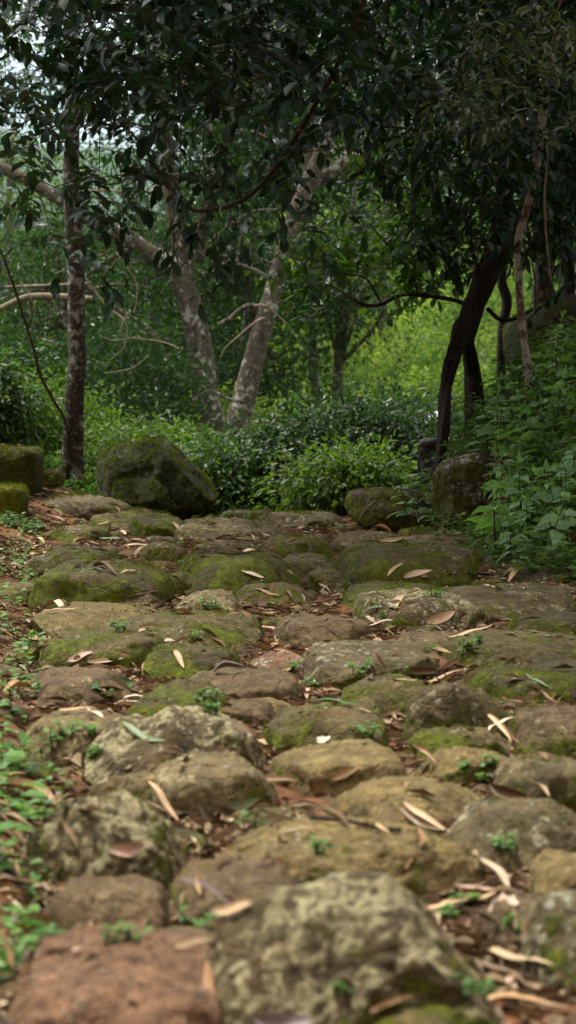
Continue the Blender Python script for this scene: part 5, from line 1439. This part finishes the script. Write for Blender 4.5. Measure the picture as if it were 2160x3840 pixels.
def person():
    Y = 22.0; hd = atd(1158, 1018, Y); root = empty('person', (hd.x - .35, Y, float(terr(hd.x, Y))), 'person in a white top bending forward on the path, nearly hidden by the twisted tree', 'person')
    z0 = root.location.z; gh = hd.z - z0
    k = gh / 1.36                        # bent so that the head is 1.36 m up
    skin = simple('skin', (.42, .22, .14), .5); top = simple('white_top', (.62, .6, .68), .8); trs = simple('dark_trousers', (.03, .03, .04), .8); hair = simple('black_hair', (.01, .009, .009), .4)
    def J(x, y, z): return (x * k, y, z * k)
    pts = [J(0, 0, .92), J(.12, 0, 1.05), J(.24, 0, 1.17), J(.30, 0, 1.24), J(.345, 0, 1.30), J(.37, 0, 1.37), J(.385, -.005, 1.44),   # pelvis spine neck head
           J(0.0, -.09, .86), J(.10, -.10, .48), J(.02, -.10, .09), J(.16, -.11, .035),     # near leg
           J(0.0, .09, .86), J(-.05, .10, .48), J(-.18, .10, .10), J(-.04, .11, .035),      # far leg
           J(.25, -.17, 1.16), J(.33, -.21, .93), J(.48, -.18, .80), J(.53, -.17, .76),     # near arm
           J(.25, .17, 1.16), J(.35, .21, .94), J(.50, .17, .83), J(.55, .16, .79)]
    ed = [(0, 1), (1, 2), (2, 3), (3, 4), (4, 5), (5, 6), (0, 7), (7, 8), (8, 9), (9, 10), (0, 11), (11, 12), (12, 13), (13, 14), (3, 15), (15, 16), (16, 17), (17, 18), (3, 19), (19, 20), (20, 21), (21, 22)]
    rd = [.12, .12, .13, .11, .05, .085, .08, .085, .055, .036, .032, .085, .055, .036, .032, .055, .042, .03, .028, .055, .042, .03, .028]
    hb = len(pts)
    # five fingers on each hand
    for (w, sy) in ((18, -1), (22, 1)):
        p = pts[w]
        for f in range(4):
            s = len(pts); oy = (f - 1.5) * .017
            ln = (.032, .038, .036, .028)[f]
            pts += [(p[0] + .045, p[1] + oy, p[2] - .03), (p[0] + .045 + ln, p[1] + oy, p[2] - .045), (p[0] + .05 + ln * 1.5, p[1] + oy, p[2] - .045 - ln)]
            ed += [(w, s), (s, s + 1), (s + 1, s + 2)]; rd += [.012, .009, .007]
        s = len(pts); pts += [(p[0] + .02, p[1] - sy * .035, p[2] + .0), (p[0] + .055, p[1] - sy * .045, p[2] - .02)]; ed += [(w, s), (s, s + 1)]; rd += [.012, .009]
    body = skin_obj('body', pts, ed, [q * k if i < hb else q for i, q in enumerate(rd)], skin, root)
    def sub(name, idx, edges, r2, m): return skin_obj(name, [pts[i] for i in idx], edges, [q * k for q in r2], m, root, sub=1)
    sub('shirt', [0, 1, 2, 3, 15, 16, 19, 20], [(0, 1), (1, 2), (2, 3), (3, 4), (4, 5), (3, 6), (6, 7)], [.135, .14, .15, .125, .07, .058, .07, .058], top)
    sub('trousers', [0, 7, 8, 9, 11, 12, 13], [(0, 1), (1, 2), (2, 3), (0, 4), (4, 5), (5, 6)], [.14, .10, .075, .06, .10, .075, .06], trs)
    h = Vector(pts[6]); hm = MB(); d, f = ICO[4]
    q = d * np.array([.10, .088, .105]) * k + np.array([h.x - .02, h.y, h.z + .02]); q[:, 0] -= .02 * (q[:, 2] < h.z); hm.add(q + np.array(root.location), f.ravel(), np.full(len(f), 3)); hm.build('hair', hair, root)
    em = MB()
    for s in (-1, 1):
        d4, f4 = ICO[4]; em.add(d4 * .012 + np.array([h.x + .085, s * .03, h.z - .01]) + np.array(root.location), f4.ravel(), np.full(len(f4), 3))
    em.build('eyes', hair, root)
    # pack worn on the back
    bx = Vector((root.location.x + .0, Y - .1, z0 + 1.0 * k))
    pc = atd(1084, 1160, 19.2)
    return root


person()
pc = atd(1083, 1163, 16.7)
pack = empty('backpack', (pc.x, pc.y, pc.z - .17), 'small black backpack with a white tag behind the foot of the twisted tree', 'backpack')
blk = simple('black_nylon', (.012, .012, .014), .55); wht = simple('white_tag', (.7, .7, .7), .6)
def blob(name, c, rad, m, parent, boxy=3.2, lvl=4, lump=.06):
    p, f = rock_verts(rad[0], rad[1], rad[2], 77, lvl, boxy, lump, 0, 0.0); b = MB(); b.add(p + np.array(c), f.ravel(), np.full(len(f), 3)); return b.build(name, m, parent)


blob('main_bag', pc, (.075, .07, .165), blk, pack); blob('front_pocket', (pc.x - .01, pc.y - .07, pc.z - .05), (.055, .03, .08), blk, pack)
blob('lid', (pc.x, pc.y, pc.z + .125), (.082, .075, .045), blk, pack, 2.4)
blob('tag', (pc.x - .03, pc.y - .088, pc.z + .0), (.011, .006, .012), wht, pack)
for s in (-1, 1):
    b = MB(); q = [np.array([pc.x + s * .05, pc.y - .04, pc.z + .13]), np.array([pc.x + s * .085, pc.y - .06, pc.z]), np.array([pc.x + s * .07, pc.y - .05, pc.z - .13]), np.array([pc.x + s * .06, pc.y - .05, pc.z - .2])]
    tube(b, q, [.008, .008, .007, .005], 6, 5); b.build('strap', blk, pack)
# what the pack leans on: a low root of the tree
b = MB(); P, Rr = px_path([(1090, 1185, 16, 15.5), (1075, 1205, 18, 16.0), (1045, 1228, 20, 16.4), (1010, 1250, 18, 16.6)], 16); tube(b, P, Rr, 12, 7, rough=.2, rf=8); b.build('root', M['bark_dark'], right_tree)
mound = add_stone((pc.x + .03, pc.y + .05, (pc.z - .17 + float(base_h(pc.x, pc.y))) / 2 - .1), .22, .2, abs(pc.z - .17 - float(base_h(pc.x, pc.y))) / 2 + .1, 55, 'dmoss', 'mossy_rock', 'dark mossy rock carrying the black backpack', 'rock', surf=False)

# ------------------------------------------------------------------ air
hv = [(x, y, z) for x in (-6500, 6500) for y in (-180, 7000) for z in (-90, 900)]
hb = MB(); hb.add(np.array(hv), [0, 1, 3, 2, 4, 6, 7, 5, 0, 4, 5, 1, 2, 3, 7, 6, 0, 2, 6, 4, 1, 5, 7, 3], [4] * 6)
hm = bpy.data.materials.new('haze'); hm.use_nodes = True; hn = hm.node_tree; hn.nodes.clear()
ho = hn.nodes.new('ShaderNodeOutputMaterial'); hp = hn.nodes.new('ShaderNodeVolumePrincipled')
hp.inputs['Color'].default_value = (.42, .68, 1.0, 1); hp.inputs['Density'].default_value = .00004; hp.inputs['Anisotropy'].default_value = .2
hn.links.new(hp.outputs[0], ho.inputs['Volume'])
haze = hb.build('haze', hm, smooth=False); tag(haze, 'thin blue haze in the air over the valley', 'haze', kind='stuff')

# ------------------------------------------------------------------ light
SUN_EL, SUN_AZ = math.radians(66), math.radians(-60)     # azimuth from +Y towards +X
w = bpy.data.worlds.new('World'); scn.world = w; w.use_nodes = True; nt = w.node_tree
bg = nt.nodes['Background']; sky = nd(nt, 'ShaderNodeTexSky', sky_type='NISHITA'); sky.sun_disc = False
sky.sun_elevation = SUN_EL; sky.sun_rotation = SUN_AZ; sky.air_density = 1.0; sky.dust_density = 2.0
tc = nd(nt, 'ShaderNodeTexCoord'); mp = nd(nt, 'ShaderNodeMapping'); mp.inputs['Scale'].default_value = (1, 1, 2.2); lk(nt, tc.outputs['Generated'], mp.inputs['Vector'])
cl = ramp(nt, noise(nt, mp.outputs[0], 3.0, 7, .6), [(.38, 0.), (.58, 1.)])
sx = nd(nt, 'ShaderNodeSeparateXYZ'); lk(nt, tc.outputs['Generated'], sx.inputs[0])
hi = ramp(nt, sx.outputs[2], [(.07, .15), (.14, 1.)])
cm = mth(nt, 'MULTIPLY', cl, hi)
cm = mth(nt, 'MAXIMUM', cm, mth(nt, 'MULTIPLY', ramp(nt, sx.outputs[2], [(.10, 0.), (.17, 1.)]), .85))
colr = mixc(nt, cm, sky.outputs[0], (9.6, 9.3, 8.8))
lk(nt, colr, bg.inputs['Color']); bg.inputs['Strength'].default_value = .12
sl = bpy.data.lights.new('sun', 'SUN'); sl.energy = 3.2; sl.angle = math.radians(6); sl.color = (1, .95, .85)
so = bpy.data.objects.new('sun', sl); COL.objects.link(so)
dv = Vector((math.sin(SUN_AZ) * math.cos(SUN_EL), math.cos(SUN_AZ) * math.cos(SUN_EL), math.sin(SUN_EL)))
so.rotation_euler = (-dv).to_track_quat('-Z', 'Y').to_euler(); so.location = (0, 0, 20)

scn.view_settings.view_transform = 'Standard'; scn.view_settings.look = 'None'; scn.view_settings.gamma = 1; scn.view_settings.exposure = .84
scn.cycles.max_bounces = 8; scn.cycles.diffuse_bounces = 4; scn.cycles.transmission_bounces = 4; scn.cycles.transparent_max_bounces = 4
scn.cycles.use_denoising = True
